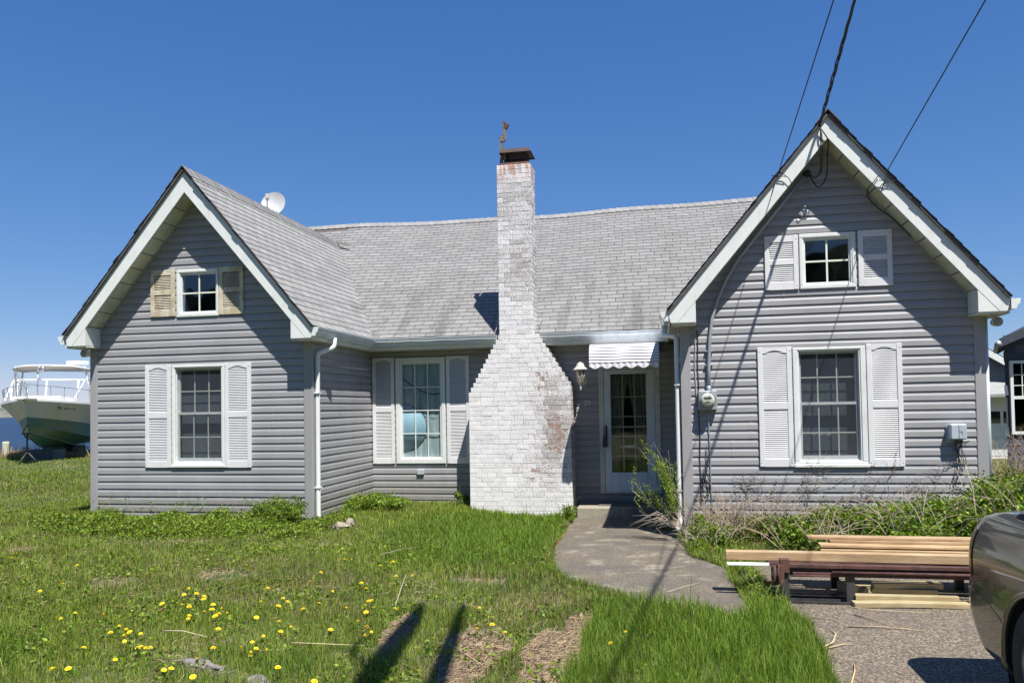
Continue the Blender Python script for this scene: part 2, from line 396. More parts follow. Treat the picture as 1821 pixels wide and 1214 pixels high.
def tag(o, label=None, cat=None, group=None, kind=None):
    if label: o['label'] = label
    if cat: o['category'] = cat
    if group: o['group'] = group
    if kind: o['kind'] = kind
def thing(name, loc, label, cat, group=None):
    o = bpy.data.objects.new(name, None); COL.objects.link(o); o.location = loc; o.empty_display_size = .2
    BASE[o.name] = Vector(loc); tag(o, label, cat, group); return o
def box_obj(name, a, b, mat, parent, c=.003, **k):
    m = MB(); m.cbox(a, b, c); return m.build(name, mat, parent, **k)

# ------------------------------------------------------------------ HOUSE constants
YL, YM, YR = 10.844, 13.257, 10.623
XLA, XLB = -8.80, -5.104          # left wing
XRA, XRB = 0.24, 3.90             # right wing
PL, PR = -6.945, 2.08             # gable peaks
C = .1143
HB = thing('house', (-2.4, 13.2, 0), 'grey vinyl sided cottage with two front gables and a white brick chimney', 'house')

def siding(mb, fn, s0, s1, z0, z1, zref, holes=(), breaks=()):
    """fn(s, z, out) -> world; s0/s1 functions of z; holes (sa, sb, za, zb)"""
    k0 = math.floor((z0 - zref) / C); k1 = math.ceil((z1 - zref) / C)
    prof = [(0, .020), (.062, .0185), (.075, .013), (.1143, .003)]
    def out(zz):
        d = (zz - zref) % C
        for (a, oa), (b, ob) in zip(prof, prof[1:]):
            if a - 1e-7 <= d <= b + 1e-7: return oa + (ob - oa) * (d - a) / (b - a)
        return prof[-1][1]
    for k in range(k0, k1):
        zb = zref + k * C
        knots = [zb + p[0] for p in prof]
        for h in holes:
            for e in (h[2], h[3]):
                if zb < e < zb + C: knots.append(e)
        for e in list(breaks) + [z0, z1]:
            if zb < e < zb + C: knots.append(e)
        knots = sorted(set(q for q in knots if z0 - 1e-6 <= q <= z1 + 1e-6))
        tv = R.uniform(.97, 1.03); tn = (tv, tv, tv)
        for a, b in zip(knots, knots[1:]):
            if b - a < 1e-5: continue
            mid = (a + b) / 2
            oa = out(a + 1e-5); ob = out(b - 1e-5)
            iv = [(s0(a), s1(a), s0(b), s1(b))]
            for h in holes:
                if h[2] < mid < h[3]:
                    nv = []
                    for q in iv:
                        if h[0] > min(q[0], q[2]) and h[0] < max(q[1], q[3]): nv.append((q[0], h[0], q[2], h[0]))
                        if h[1] < max(q[1], q[3]) and h[1] > min(q[0], q[2]): nv.append((h[1], q[1], h[1], q[3]))
                        if h[1] <= min(q[0], q[2]) or h[0] >= max(q[1], q[3]): nv.append(q)
                    iv = nv
            for q in iv:
                s_lo, s_hi = min(q[0], q[2]), max(q[1], q[3])
                cuts = [0.0, 1.0]; wd_ = max(.01, (q[1] + q[3] - q[0] - q[2]) / 2); ns_ = max(1, int(wd_ / .45)); cuts = [i_ / ns_ for i_ in range(ns_ + 1)]
                for u0, u1 in zip(cuts, cuts[1:]):
                    P4 = []
                    for (u_, zz_, oo_, e0, e1) in ((u0, a, oa, q[0], q[1]), (u1, a, oa, q[0], q[1]), (u1, b, ob, q[2], q[3]), (u0, b, ob, q[2], q[3])):
                        ss = e0 + (e1 - e0) * u_; P4.append(fn(ss, zz_ + .0022 * math.sin(ss * 1.3 + (k // 2) * 1.9) * (1 if 1e-6 < u_ < 1 - 1e-6 else 0), oo_ + .0012 * math.sin(ss * 2.3 + (k // 2) * 2.7)))
                    mb.face(P4, 0, tn)
        if z0 <= zb <= z1 - C and k % 2 == 0:   # panel overlap joints
            w0, w1 = s0(zb + C), s1(zb + C)
            if w1 - w0 > 1.2:
                sj = w0 + (w1 - w0) * R.uniform(.15, .85)
                if not any(h[0] - .6 < sj < h[1] + .6 and h[2] - .1 < zb < h[3] + .1 for h in holes):
                    for kk in (0, 1):
                        zz = zb + kk * C
                        for (d0, o0), (d1, o1) in zip(prof, prof[1:]): mb.face([fn(sj, zz + d0, o0 + .0022), fn(sj + .028, zz + d0, o0 + .0022), fn(sj + .028, zz + d1, o1 + .0022), fn(sj, zz + d1, o1 + .0022)], 0, (tv * 1.03,) * 3); mb.face([fn(sj, zz + d0, o0), fn(sj, zz + d0, o0 + .0022), fn(sj, zz + d1, o1 + .0022), fn(sj, zz + d1, o1)], 0, (.25,) * 3)
        if z0 <= zb <= z1:
            iv = [(s0(zb), s1(zb))]
            for h in holes:
                if h[2] - .02 < zb < h[3]: iv = [r_ for q_ in iv for r_ in (((q_[0], h[0]), (h[1], q_[1])) if q_[0] < h[0] and q_[1] > h[1] else (q_,))]
            for q in iv: mb.face([fn(q[0], zb, -.001), fn(q[1], zb, -.001), fn(q[1], zb, .020), fn(q[0], zb, .020)], 0, tn)

# window openings (x0,x1,z0,z1)
WL = (-7.345, -6.545, .885, 2.34); WLA = (-7.25, -6.615, 3.16, 3.79)
WR = (1.70, 2.455, .89, 2.315); WRA = (1.80, 2.395, 3.15, 3.76)
WM = (-4.56, -3.80, .77, 2.47)
DR = (-1.02, -.10, .235, 2.28)

def gable_s(px, xa, xb, zt):
    # half width under the rake
    def a(z): return xa if z < 2.95 else max(xa, px - (zt - z) / 1.165)
    def b(z): return xb if z < 2.95 else min(xb, px + (zt - z) / 1.165)
    return a, b
front = lambda Y: (lambda s, z, o: (s, Y - o, z))
for (nm, Y, px, xa, xb, zr, holes) in (('l', YL, PL, XLA, XLB, .4933, (WL, WLA)), ('r', YR, PR, XRA, XRB, 2.3358, (WR, WRA))):
    mb = MB(); a, b = gable_s(px, xa + .02, xb - .02, 5.02)
    siding(mb, front(Y), a, b, -.04 if nm == 'l' else .0, 5.0, zr, holes, breaks=(2.95,))
    wall = mb.build('gable_wall', 'siding', HB)
    # corner boards
    for x0, x1 in ((xa - .012, xa + .118), (xb - .118, xb + .012)):
        m = MB(); m.cbox((x0, Y - .028, -.15), (x1, Y + .06, 2.69), .006)
        m.build('corner_board', 'corner', HB)
mb = MB()
siding(mb, front(YM), lambda z: XLB, lambda z: XRA, -.17, 2.72, .5179, (WM, DR)); mb.build('entry_wall', 'siding', HB)
mb = MB()
siding(mb, lambda s, z, o: (XLB + o, s, z), lambda z: YL + .03, lambda z: YM, -.03, 2.72, 2.456); 
mb.cbox((XLB - .01, YL - .02, -.04), (XLB + .021, YL + .11, 2.69), .004)
mb.build('side_wall', 'siding', HB)
mb = MB(); siding(mb, lambda s, z, o: (XRA - o, s, z), lambda z: YR + .03, lambda z: YM, -.2, 2.72, 2.456); mb.build('side_wall', 'siding', HB)
# outer side walls and back (seen only from beside the house)
mb = MB(); siding(mb, lambda s, z, o: (XLA - o, s, z), lambda z: YL + .02, lambda z: 20.6, -.04, 2.72, .4933)
mb.face([(XLA, 12.9, 2.7), (XLA, 20.6, 2.7), (XLA, 17.0, 5.5)]); mb.build('side_wall', 'siding', HB)
mb = MB(); siding(mb, lambda s, z, o: (XRB + o, s, z), lambda z: YR + .02, lambda z: 20.6, -.0, 2.72, 2.3358)
mb.face([(XRB, 12.9, 2.7), (XRB, 20.6, 2.7), (XRB, 17.0, 5.5)]); mb.build('side_wall', 'siding', HB)
mb = MB(); mb.box((XLA, 20.58, 0), (XRB, 20.62, 2.75)); mb.build('back_wall', 'siding', HB)

# ------------------------------------------------------------------ roof
def clip(poly, sub):
    out = poly; n = len(sub)
    for i in range(n):
        (x1, y1), (x2, y2) = sub[i], sub[(i + 1) % n]; inp = out; out = []
        if not inp: break
        ins = lambda p: (x2 - x1) * (p[1] - y1) - (y2 - y1) * (p[0] - x1) >= -1e-9
        for j in range(len(inp)):
            p, q = inp[j - 1], inp[j]; ip, iq = ins(p), ins(q)
            if ip != iq:
                d = (x2 - x1) * (q[1] - p[1]) - (y2 - y1) * (q[0] - p[0])
                t = -((x2 - x1) * (p[1] - y1) - (y2 - y1) * (p[0] - x1)) / d
                out.append((p[0] + t * (q[0] - p[0]), p[1] + t * (q[1] - p[1])))
            if iq: out.append(q)
    return out
def tiles(mb, O, S, T, poly, expo=.138, tab=.28, tone=1.0, thick=.008, ztop=None, skip=None, warp=None, ragged=0):
    O = Vector(O); S = Vector(S).normalized(); T = Vector(T).normalized(); N = S.cross(T)
    if N.z < 0: N = -N
    W = warp or (lambda p: p)
    smin = min(p[0] for p in poly); smax = max(p[0] for p in poly); tmax = max(p[1] for p in poly)
    mb.face([W(O + S * p[0] + T * p[1] - N * .003) for p in poly] if warp is None else [O + S * p[0] + T * p[1] - N * .003 for p in poly], 2)
    i = 0; t0 = 0
    while t0 < tmax:
        off = (i % 2) * tab / 2 + R.uniform(-.02, .02) - (i // 7 % 3) * .03; s = smin - tab + off
        rowt = R.uniform(.98, 1.03); wob = R.uniform(-.004, .004)
        rg = R.uniform(-ragged, ragged)
        while s < smax:
            g = .011 if R.random() < .8 else .016
            cell = [(s, t0), (s + tab - g, t0), (s + tab - g, t0 + expo), (s, t0 + expo)]
            if skip and skip(s + tab / 2, t0 + expo / 2): s += tab; continue
            pl = [(p[0] - (rg if p[0] == smin else 0), p[1]) for p in poly] if ragged else poly
            cp = clip(cell, pl); tt = tone * rowt * R.uniform(.89, 1.10); tn = (tt, tt, tt * R.uniform(.98, 1.02))
            if len(cp) >= 3:
                P = [W(O + S * p[0] + T * p[1] + N * (thick * (1 - (p[1] - t0) / expo) + .001)) for p in cp]
                mb.face(P, 0, tn)
                lo = sorted([p for p in cp if abs(p[1] - t0) < 1e-6])
                if len(lo) >= 2:
                    a, b = lo[0], lo[-1]; th = thick * R.uniform(.7, 1.3)
                    mb.face([W(O + S * a[0] + T * a[1] + N * -.002), W(O + S * b[0] + T * b[1] + N * -.002), W(O + S * b[0] + T * b[1] + N * (thick + .001)), W(O + S * a[0] + T * a[1] + N * (thick + .001))], 1)
            s += tab
        t0 += expo; i += 1
def slab(mb, P, th=.03):
    """thin roof deck under the tiles"""
    P = [Vector(p) for p in P]; n = (P[1] - P[0]).cross(P[2] - P[0]).normalized()
    if n.z > 0: n = -n
    Q = [p + n * .006 for p in P]; B = [p + n * th for p in P]; k = len(P)
    mb.mesh(Q + B, [tuple(range(k)), tuple(range(2 * k - 1, k - 1, -1))] + [(i, (i + 1) % k, k + (i + 1) % k, k + i) for i in range(k)], 1)
def sagw(p):
    t = max(0, min(1, (p.z - 2.9) / 3.0)); return Vector((p.x, p.y, p.z - .085 * t * math.exp(-((p.x + 3.2) / 3.2) ** 2) - .012 * t * math.sin(p.x * 2.1)))
EZ = 2.865
for (px, hw, Y, zt) in ((PL, 2.045, YL, 5.305), (PR, 2.01, YR, 5.262)):
    yf = Y - .35 - .05
    L = math.hypot(hw, zt - EZ)
    for sd in (1, -1):
        mb = MB(); O = (px + sd * hw, yf, EZ); T = (-sd * hw, 0, zt - EZ)
        tiles(mb, O, (0, 1, 0), T, [(0, 0), (16.25 - yf, 0), (16.25 - yf, L), (0, L)], ragged=.02, tone=1.28)
        slab(mb, [(px + sd * hw, yf + .012, EZ), (px + sd * hw, 16.2, EZ), (px, 16.2, zt), (px, yf + .012, zt)], .035)
        mb.build('roof_slope', ['shingle', 'shingle_edge', 'underlay'], HB)
    mb = MB()  # ridge caps
    y = yf - .01
    while y < 16.15:
        dz = R.uniform(.006, .012); tt = R.uniform(.85, 1.15)
        for sd in (1, -1):
            q = [(px, y, zt + .018 + dz), (px + sd * .15, y, zt + .018 + dz - .15 * 1.19), (px + sd * .15, y + .16, zt + .012 - .15 * 1.19), (px, y + .16, zt + .012)]
            mb.face(q, 0, (tt, tt, tt)); mb.face([q[0], q[1], (q[1][0], y, q[1][2] - .018), (q[0][0], y, q[0][2] - .018)], 1)
        y += .145
    mb.build('ridge_cap', ['shingle', 'shingle_edge'], HB)
# main roof
YE, YTOP, ZTOP = 12.83, 17.0, 5.925
L = math.hypot(YTOP - YE, ZTOP - EZ); mb = MB()
def gap(s, t):
    x = s - 9.0; return (L - .36 < t < L - .07 and -8.4 < x < -6.95 + (.45 if t > L - .2 else 0))
tiles(mb, (-9.0, YE, EZ), (1, 0, 0), (0, YTOP - YE, ZTOP - EZ), [(0, 0), (13.1, 0), (13.1, L), (0, L)], skip=gap, warp=sagw)
mb.m = [(m if m != 2 else 2) for m in mb.m]
slab(mb, [(-8.98, YE + .01, EZ - .02), (4.08, YE + .01, EZ - .02), (4.08, YTOP, ZTOP - .13), (-8.98, YTOP, ZTOP - .13)], .03)
# underlay under tiles as a warped strip grid
mb.f.pop(0); mb.m.pop(0); mb.t.pop(0); mb.sm.pop(0)
Tn = Vector((0, YTOP - YE, ZTOP - EZ)).normalized(); Nn = Vector((0, -Tn.z, Tn.y))
for i in range(44):
    for j in range(6):
        q = [Vector((-9.0 + 13.1 * a / 44, YE, EZ)) + Tn * (L * b / 6) - Nn * .003 for a, b in ((i, j), (i + 1, j), (i + 1, j + 1), (i, j + 1))]
        mb.face([sagw(p) for p in q], 2)
mb.build('roof_slope', ['shingle', 'shingle_edge', 'underlay'], HB)
mb = MB(); x = -9.02
while x < 4.1:
    dz = R.uniform(.006, .012); tt = R.uniform(1.0, 1.25)
    for sd in (-1, 1):
        q = [Vector((x, YTOP, ZTOP + .02 + dz)), Vector((x, YTOP + sd * .16, ZTOP + .02 + dz - .16 * .733)), Vector((x + .17, YTOP + sd * .16, ZTOP + .014 - .16 * .733)), Vector((x + .17, YTOP, ZTOP + .014))]
        mb.face([sagw(p) for p in q], 0, (tt, tt, tt))
    x += .15
mb.build('ridge_cap', ['shingle', 'shingle_edge'], HB)
mb = MB()
for i in range(44): xa_, xb_ = -9.0 + 13.1 * i / 44, -9.0 + 13.1 * (i + 1) / 44; mb.face([sagw(Vector((xa_, YTOP, ZTOP - .01))), sagw(Vector((xb_, YTOP, ZTOP - .01))), (xb_, 21.2, 2.87), (xa_, 21.2, 2.87)])
mb.build('roof_slope', 'roofgrey', HB)
# lifted flashing scrap at the valley top
mb = MB(); mb.mesh([(-6.93, 16.02, 5.33), (-6.55, 15.85, 5.20), (-6.5, 15.80, 5.155), (-6.93, 15.95, 5.27)], [(0, 1, 2, 3)], 0); mb.build('flashing', 'underlay', HB)

# ------------------------------------------------------------------ rakes, soffits, returns, gutters
for (px, ho, ki, Y, zt, wa, wb) in ((PL, 2.045, 1.685, YL, 5.305, XLA, XLB), (PR, 2.01, 1.65, YR, 5.262, XRA, XRB)):
    yf = Y - .35
    za, kz = 4.935, 2.965
    for sd in (1, -1):
        rk = [(px, zt - .035), (px + sd * (ho - .005), EZ - .015), (px + sd * (ho - .045), 2.695), (px + sd * (ki + .235), 2.695), (px + sd * ki, kz), (px, za)]
        m = MB(); m.prism(rk, 'y', yf, yf + .022); m.build('rake_board', 'fascia', HB)
        m = MB(); m.prism([(px + sd * (ki + .235 - .003), 2.695), (px + sd * ki, kz - .003), (px + sd * ki, 2.695)], 'y', yf + .003, yf + .022)
        # inner cheek and underside of the eave return
        m.box((min(px + sd * ki, px + sd * (ki + .012)), yf + .0225, 2.70), (max(px + sd * ki, px + sd * (ki + .012)), Y - .018, kz + .02))
        m.box((min(px + sd * ki, px + sd * (ho - .05)), yf + .022, 2.675), (max(px + sd * ki, px + sd * (ho - .05)), Y + .0, 2.694))
        m.build('eave_return', 'fascia', HB)
        # soffit panels following the rake
        m = MB(); Ls = math.hypot(ki, za - kz); ux, uz = sd * ki / Ls, -(za - kz) / Ls
        nxx, nz = -uz * sd, ux * sd  # pointing up/out
        q = 0
        while q < Ls:
            e = min(q + .285, Ls)
            for (a, b, mt, dp) in ((q, e - .012, 0, 0), (e - .012, e, 1, .008)):
                A = Vector((px + ux * a, 0, za + uz * a + dp)); B = Vector((px + ux * b, 0, za + uz * b + dp))
                m.face([(A.x, yf + .02, A.z), (B.x, yf + .02, B.z), (B.x, Y, B.z), (A.x, Y, A.z)], mt)
            q += .285
        # channel where soffit meets siding
        m.prism([(px, za - .005), (px + sd * ki, kz - .005), (px + sd * ki, kz - .035), (px, za - .035)], 'y', Y - .028, Y - .012, 2)
        m.build('soffit', ['soffit', 'dark', 'corner'], HB)
# eaves: fascia + soffit + K-style gutter
def gutter_prof(): return [(0, .0), (0, -.125), (.055, -.125), (.07, -.08), (.095, -.055), (.10, -.015), (.108, -.012), (.108, -.0), (.098, .0), (.094, -.012), (.088, -.06), (.06, -.085), (.05, -.115), (.008, -.115), (.008, 0)]
def gutter(name, p0, p1, outd, zt, cap0=True):
    m = MB(); p0 = Vector(p0); p1 = Vector(p1); o = Vector(outd); pr = gutter_prof(); n = len(pr)
    N = 14
    vs = []
    for k in range(N + 1):
        p = p0.lerp(p1, k / N); dz = .004 * math.sin(k * 1.7)
        vs += [(p.x + o.x * a, p.y + o.y * a, zt + b + dz) for a, b in pr]
    fs = [(k * n + i, k * n + (i + 1) % n, (k + 1) * n + (i + 1) % n, (k + 1) * n + i) for k in range(N) for i in range(n)]
    m.mesh(vs, fs, 0)
    for P in (p0, p1):
        m.mesh([(P.x + o.x * a, P.y + o.y * a, zt + b) for a, b in pr[:8]], [tuple(range(8))], 1)
    return m.build(name, ['gutter', 'white'], HB)
gutter('gutter', (-4.93, YL - .36, 0), (-4.93, YE - .08, 0), (1, 0, 0), 2.845)
gutter('gutter', (-4.93, YE + .01, 0), (-2.70, YE + .01, 0), (0, -1, 0), 2.85)
gutter('gutter', (-2.05, YE + .01, 0), (.06, YE + .01, 0), (0, -1, 0), 2.848)
gutter('gutter', (.085, YR - .36, 0), (.085, YE + .01, 0), (-1, 0, 0), 2.845)
gutter('gutter', (XLA - .195, YL - .36, 0), (XLA - .195, 20.5, 0), (-1, 0, 0), 2.845)
gutter('gutter', (4.085, YR - .36, 0), (4.085, 20.5, 0), (1, 0, 0), 2.84)
def fas(name, a, b, mat='fascia'): return box_obj(name, a, b, mat, HB, .002)
fas('fascia', (-4.951, YL - .327, 2.665), (-4.931, YE + .032, 2.86))
fas('fascia', (-4.93, YE + .011, 2.665), (.25, YE + .031, 2.86))
fas('fascia', (.086, YR - .327, 2.665), (.106, YE, 2.86))
fas('fascia', (XLA - .194, YL - .327, 2.665), (XLA - .174, 20.5, 2.85))
fas('fascia', (4.064, YR - .327, 2.665), (4.084, 20.5, 2.85))
fas('soffit', (XLB + .0, YL, 2.668), (-4.952, YM, 2.676), 'soffit')
fas('soffit', (-4.95, YE + .033, 2.668), (XRA, YM, 2.676), 'soffit')
fas('soffit', (.107, YR, 2.668), (XRA, YM, 2.676), 'soffit')
fas('soffit', (XRB, YR, 2.668), (4.062, 20.5, 2.676), 'soffit')
fas('soffit', (XLA - .172, YL, 2.668), (XLA, 20.5, 2.676), 'soffit')
# downspouts
def downspout(path, r=.036, foot=None):
    m = MB(); pts = [Vector(p) for p in path]
    # smooth corners
    P = [pts[0]]
    for a, b, c in zip(pts, pts[1:], pts[2:]):
        for t in (0, .33, .66, 1):
            u = b + (a - b).normalized() * min(.05, (a - b).length / 2); v = b + (c - b).normalized() * min(.05, (c - b).length / 2)
            P.append(u * (1 - t) ** 2 + b * 2 * t * (1 - t) + v * t * t)
    P.append(pts[-1]); m.tube(P, r, 8)
    o = m.build('downspout', 'white', HB)
    for z in (.5, 1.9):
        k = MB(); p = pts[-2] if foot else pts[-1]; k.box((p.x - r - .003, p.y - r - .003, z), (p.x + r + .003, p.y + r + .03, z + .02)); k.build('strap', 'white', o)
    return o
downspout([(-4.86, 11.12, 2.74), (-4.86, 11.12, 2.60), (-5.045, 10.92, 2.50), (-5.045, 10.90, .06), (-4.97, 10.80, -.01)], foot=True)
downspout([(.03, 11.0, 2.74), (.03, 11.0, 2.60), (.19, 10.68, 2.55), (.185, 10.66, .12), (.14, 10.50, .02)], foot=True)
m = MB(); m.tube([(3.945, 10.68, 2.66), (3.945, 10.68, .1)], .03, 8); m.build('downspout', 'gutter', HB)
# J-block vent below the entry window
m = MB(); m.cbox((-4.262, YM - .06, .50), (-4.135, YM - .01, .59), .006); m.build('vent_hood', 'greybox', HB)

# ------------------------------------------------------------------ windows
def ring(m, x0, x1, z0, z1, wd, y0, y1, mat=0):
    m.box((x0, y0, z0), (x1, y1, z0 + wd), mat); m.box((x0, y0, z1 - wd), (x1, y1, z1), mat)
    m.box((x0, y0, z0 + wd), (x0 + wd, y1, z1 - wd), mat); m.box((x1 - wd, y0, z0 + wd), (x1, y1, z1 - wd), mat)
def casing(m, out, op, y0, y1):
    X0, X1, Z0, Z1 = out; a, b, c, d = op
    m.cbox((X0, y0, Z0), (X1, y1, c), .006); m.cbox((X0, y0, d), (X1, y1, Z1), .006)
    m.cbox((X0, y0, c), (a, y1, d), .006); m.cbox((b, y0, c), (X1, y1, d), .006)
    # inner step
    ring(m, a - .0, b, c, d, .014, y0 + .012, y1 + .10)
def room(par, x0, x1, z0, z1, Y, depth=.9):
    m = MB(); a, b, c, d = x0 - .02, x1 + .02, z0 - .02, z1 + .02; y0, y1 = Y + .11, Y + depth
    m.face([(a, y1, c), (b, y1, c), (b, y1, d), (a, y1, d)]); m.face([(a, y0, c), (a, y1, c), (a, y1, d), (a, y0, d)]); m.face([(b, y0, c), (b, y0, d), (b, y1, d), (b, y1, c)])
    m.face([(a, y0, c), (b, y0, c), (b, y1, c), (a, y1, c)]); m.face([(a, y0, d), (a, y1, d), (b, y1, d), (b, y0, d)])
    return m.build('interior', 'room', par)
def drape(name, par, x0, x1, z0, z1, y, mat, amp=.012, waves=9, n=60, shape=None):
    m = MB(); P = []; rows = 12
    for j in range(rows + 1):
        t = j / rows; z = z0 + (z1 - z0) * t
        xa, xb = shape(t) if shape else (x0, x1)
        for i in range(n + 1):
            u = i / n; P.append((xa + (xb - xa) * u, y + amp * math.sin(u * waves * 6.283 + .6 * math.sin(t * 3)) * (1 - .3 * t), z))
    m.mesh(P, [(j * (n + 1) + i, j * (n + 1) + i + 1, (j + 1) * (n + 1) + i + 1, (j + 1) * (n + 1) + i) for j in range(rows) for i in range(n)], 0, smooth=True)
    return m.build(name, mat, par)
def double_hung(out, op, Y, muntX, zmid, mt1, mt2):
    m = MB(); casing(m, out, op, Y - .040, Y - .0)
    m.cbox((out[0] - .01, Y - .052, out[2] - .012), (out[1] + .01, Y - .002, out[2] + .03), .006)
    win = m.build('window', 'white', HB)
    a, b, c, d = op; a += .014; b -= .014; c += .014; d -= .014
    f = MB(); ring(f, a, b, zmid - .02, d, .035, Y + .045, Y + .075); f.build('upper_sash', 'white', win)
    f = MB(); ring(f, a, b, c, zmid + .02, .035, Y + .020, Y + .044); f.box((a + .035, Y + .020, c + .035), (b - .035, Y + .044, c + .06)); f.build('lower_sash', 'white', win)
    g = MB(); g.face([(a + .03, Y + .060, zmid), (b - .03, Y + .060, zmid), (b - .03, Y + .060, d - .03), (a + .03, Y + .060, d - .03)])
    g.face([(a + .03, Y + .034, c + .03), (b - .03, Y + .034, c + .03), (b - .03, Y + .034, zmid), (a + .03, Y + .034, zmid)]); g.build('pane', 'glass', win)
    mu = MB()
    for x in muntX:
        mu.box((x - .008, Y + .064, zmid + .02), (x + .008, Y + .072, d - .035)); mu.box((x - .008, Y + .037, c + .06), (x + .008, Y + .043, zmid - .015))
    mu.box((a + .035, Y + .0635, mt1 - .008), (b - .035, Y + .0725, mt1 + .008)); mu.box((a + .035, Y + .0365, mt2 - .008), (b - .035, Y + .0435, mt2 + .008))
    mu.build('muntin', 'muntin_green', win)
    s = MB(); s.face([(a, Y + .012, c), (b, Y + .012, c), (b, Y + .012, d), (a, Y + .012, d)])
    s.build('screen', 'screen', win)
    fr = MB(); ring(fr, a, b, c, d, .012, Y + .006, Y + .016); fr.build('screen_frame', 'gutter', win)
    drape('shade', win, a, b, c, d, Y + .15, 'curtain_grey', .0008, 5)
    room(win, a, b, c, d, Y + .06)
    return win
double_hung((-7.385, -6.508, .83, 2.375), WL, YL, (-7.06, -6.82), 1.635, 1.975, 1.275)
double_hung((1.642, 2.521, .828, 2.345), WR, YR, (1.955, 2.19), 1.628, 1.965, 1.255)
def attic(out, op, Y, mat):
    m = MB(); casing(m, out, op, Y - .042, Y - .0); ring(m, op[0] + .014, op[1] - .014, op[2] + .014, op[3] - .014, .02, Y - .01, Y + .03)
    win = m.build('window', 'white', HB); a, b, c, d = op; a += .03; b -= .03; c += .03; d -= .03
    g = MB(); g.face([(a, Y + .012, c), (b, Y + .012, c), (b, Y + .012, d), (a, Y + .012, d)]); g.build('pane', mat, win)
    mu = MB(); xm, zm = (a + b) / 2, (c + d) / 2; mu.box((xm - .011, Y + .000, c), (xm + .011, Y + .008, d)); mu.box((a, Y + .001, zm - .011), (xm - .011, Y + .007, zm + .011)); mu.box((xm + .011, Y + .001, zm - .011), (b, Y + .007, zm + .011)); mu.build('muntin', 'muntin_green', win)
    room(win, a, b, c, d, Y, .7); return win
attic((-7.295, -6.595, 3.11, 3.835), WLA, YL, 'glass_blue')
attic((1.758, 2.44, 3.10, 3.81), WRA, YR, 'glass_blue')
# entry-side picture window 3 x 4
m = MB(); casing(m, (-4.64, -3.735, .692, 2.547), WM, YM - .045, YM)
a, b, c, d = WM; a += .014; b -= .014; c += .014; d -= .014
ring(m, a, b, c, d, .022, YM - .02, YM + .03); win = m.build('window', 'white', HB)
g = MB(); g.face([(a, YM + .012, c), (b, YM + .012, c), (b, YM + .012, d), (a, YM + .012, d)]); g.build('pane', 'glass', win)
mu = MB()
for k in (1, 2): x = a + .022 + (b - a - .044) * k / 3; mu.box((x - .009, YM + .002, c), (x + .009, YM + .009, d))
for k in (1, 2, 3): z = c + .022 + (d - c - .044) * k / 4; mu.box((a, YM + .001, z - .009), (b, YM + .010, z + .009))
mu.build('muntin', 'white', win)
drape('curtain', win, a, b, c, d, YM + .036, 'curtain_blue', .003, 4)
m = MB()  # round pale disc and swagged valance set behind the glass
m.lathe([(0, 0), (.40, 0), (.40, .004), (0, .004)], (-4.50, YM + .018, 1.42 - .10), 'y', 48); m.build('pale_disc', 'disc_blue', win)
m = MB(); m.tube([(-4.50 + .405 * math.cos(t * math.pi / 24), YM + .022, 1.32 + .405 * math.sin(t * math.pi / 24)) for t in range(-22, 25)], .004, 6)
m.tube([(a - .0 + (b - a) * t / 20, YM + .026, 2.20 - .30 * math.sin(t / 20 * 1.9) + .0 * t) for t in range(21)], .007, 6); m.build('piping', 'disc_rim', win)
P = MB(); n = 24; vs = []
for i in range(n + 1):
    x = a + (b - a) * i / n; zb_ = 2.20 - .30 * math.sin(i / n * 1.9)
    vs += [(x, YM + .030 + .003 * math.sin(i * 1.3), zb_), (x, YM + .031 + .003 * math.sin(i * 1.3), zb_ - .42)]
P.mesh(vs, [(2 * i, 2 * i + 2, 2 * i + 3, 2 * i + 1) for i in range(n)], 0, smooth=True)
P.build('valance', 'curtain_blue', win); room(win, a, b, c, d, YM, 1.2)

# shutters
def shutter(x0, x1, z0, z1, Y, mat='shutter', arch=True, mid=.51, tilt=0):
    m = MB(); y0, y1 = Y - .045, Y - .016; st = .062; top = .075 if arch else .085; bot = .10; zmid = z0 + (z1 - z0) * mid; mh = .045 if arch else .035
    m.cbox((x0, y0, z0), (x0 + st, y1, z1), .004); m.cbox((x1 - st, y0, z0), (x1, y1, z1), .004)
    m.box((x0 + st, y0 + .002, z0), (x1 - st, y1, z0 + bot)); m.box((x0 + st, y0 + .002, zmid - mh), (x1 - st, y1, zmid + mh))
    if arch:
        n = 12; pts = []
        for i in range(n + 1):
            u = i / n; pts.append((x0 + st + (x1 - x0 - 2 * st) * u, z1 - top + .035 * math.sin(math.pi * max(0, min(1, (u - .12) / .76))) ** .8 * 1))
        m.prism([(x0 + st, z1)] + pts + [(x1 - st, z1)], 'y', y0 + .002, y1)
    else: m.box((x0 + st, y0 + .002, z1 - top), (x1 - st, y1, z1))
    m.box((x0 + .004, y1 + .0005, z0 + .004), (x1 - .004, Y - .002, z1 - .004), 1)
    sh = m.build('shutter', [mat, 'louver_back'], HB)
    l = MB(); pitch = .025
    for za, zb_ in ((z0 + bot, zmid - mh), (zmid + mh, z1 - top + (.03 if arch else 0))):
        z = za
        while z < zb_ - .008:
            e = min(z + pitch, zb_)
            l.face([(x0 + st, y0 + .006, z), (x1 - st, y0 + .006, z), (x1 - st, y0 + .024, e - .004), (x0 + st, y0 + .024, e - .004)])
            l.face([(x0 + st, y0 + .008, z), (x0 + st, y0 + .019, z - .001), (x1 - st, y0 + .019, z - .001), (x1 - st, y0 + .008, z)])
            z += pitch
    l.build('louvers', mat, sh)
    for x in (x0 + .022, x1 - .022):
        for z in (z0 + .05, z1 - .05): s = MB(); s.lathe([(0, -.003), (.006, -.002), (.006, .002)], (x, y0 - .001, z), 'y', 8); s.build('screw', 'galv', sh)
    return sh
shutter(-7.838, -7.403, .819, 2.385, YL); shutter(-6.499, -6.067, .817, 2.384, YL)
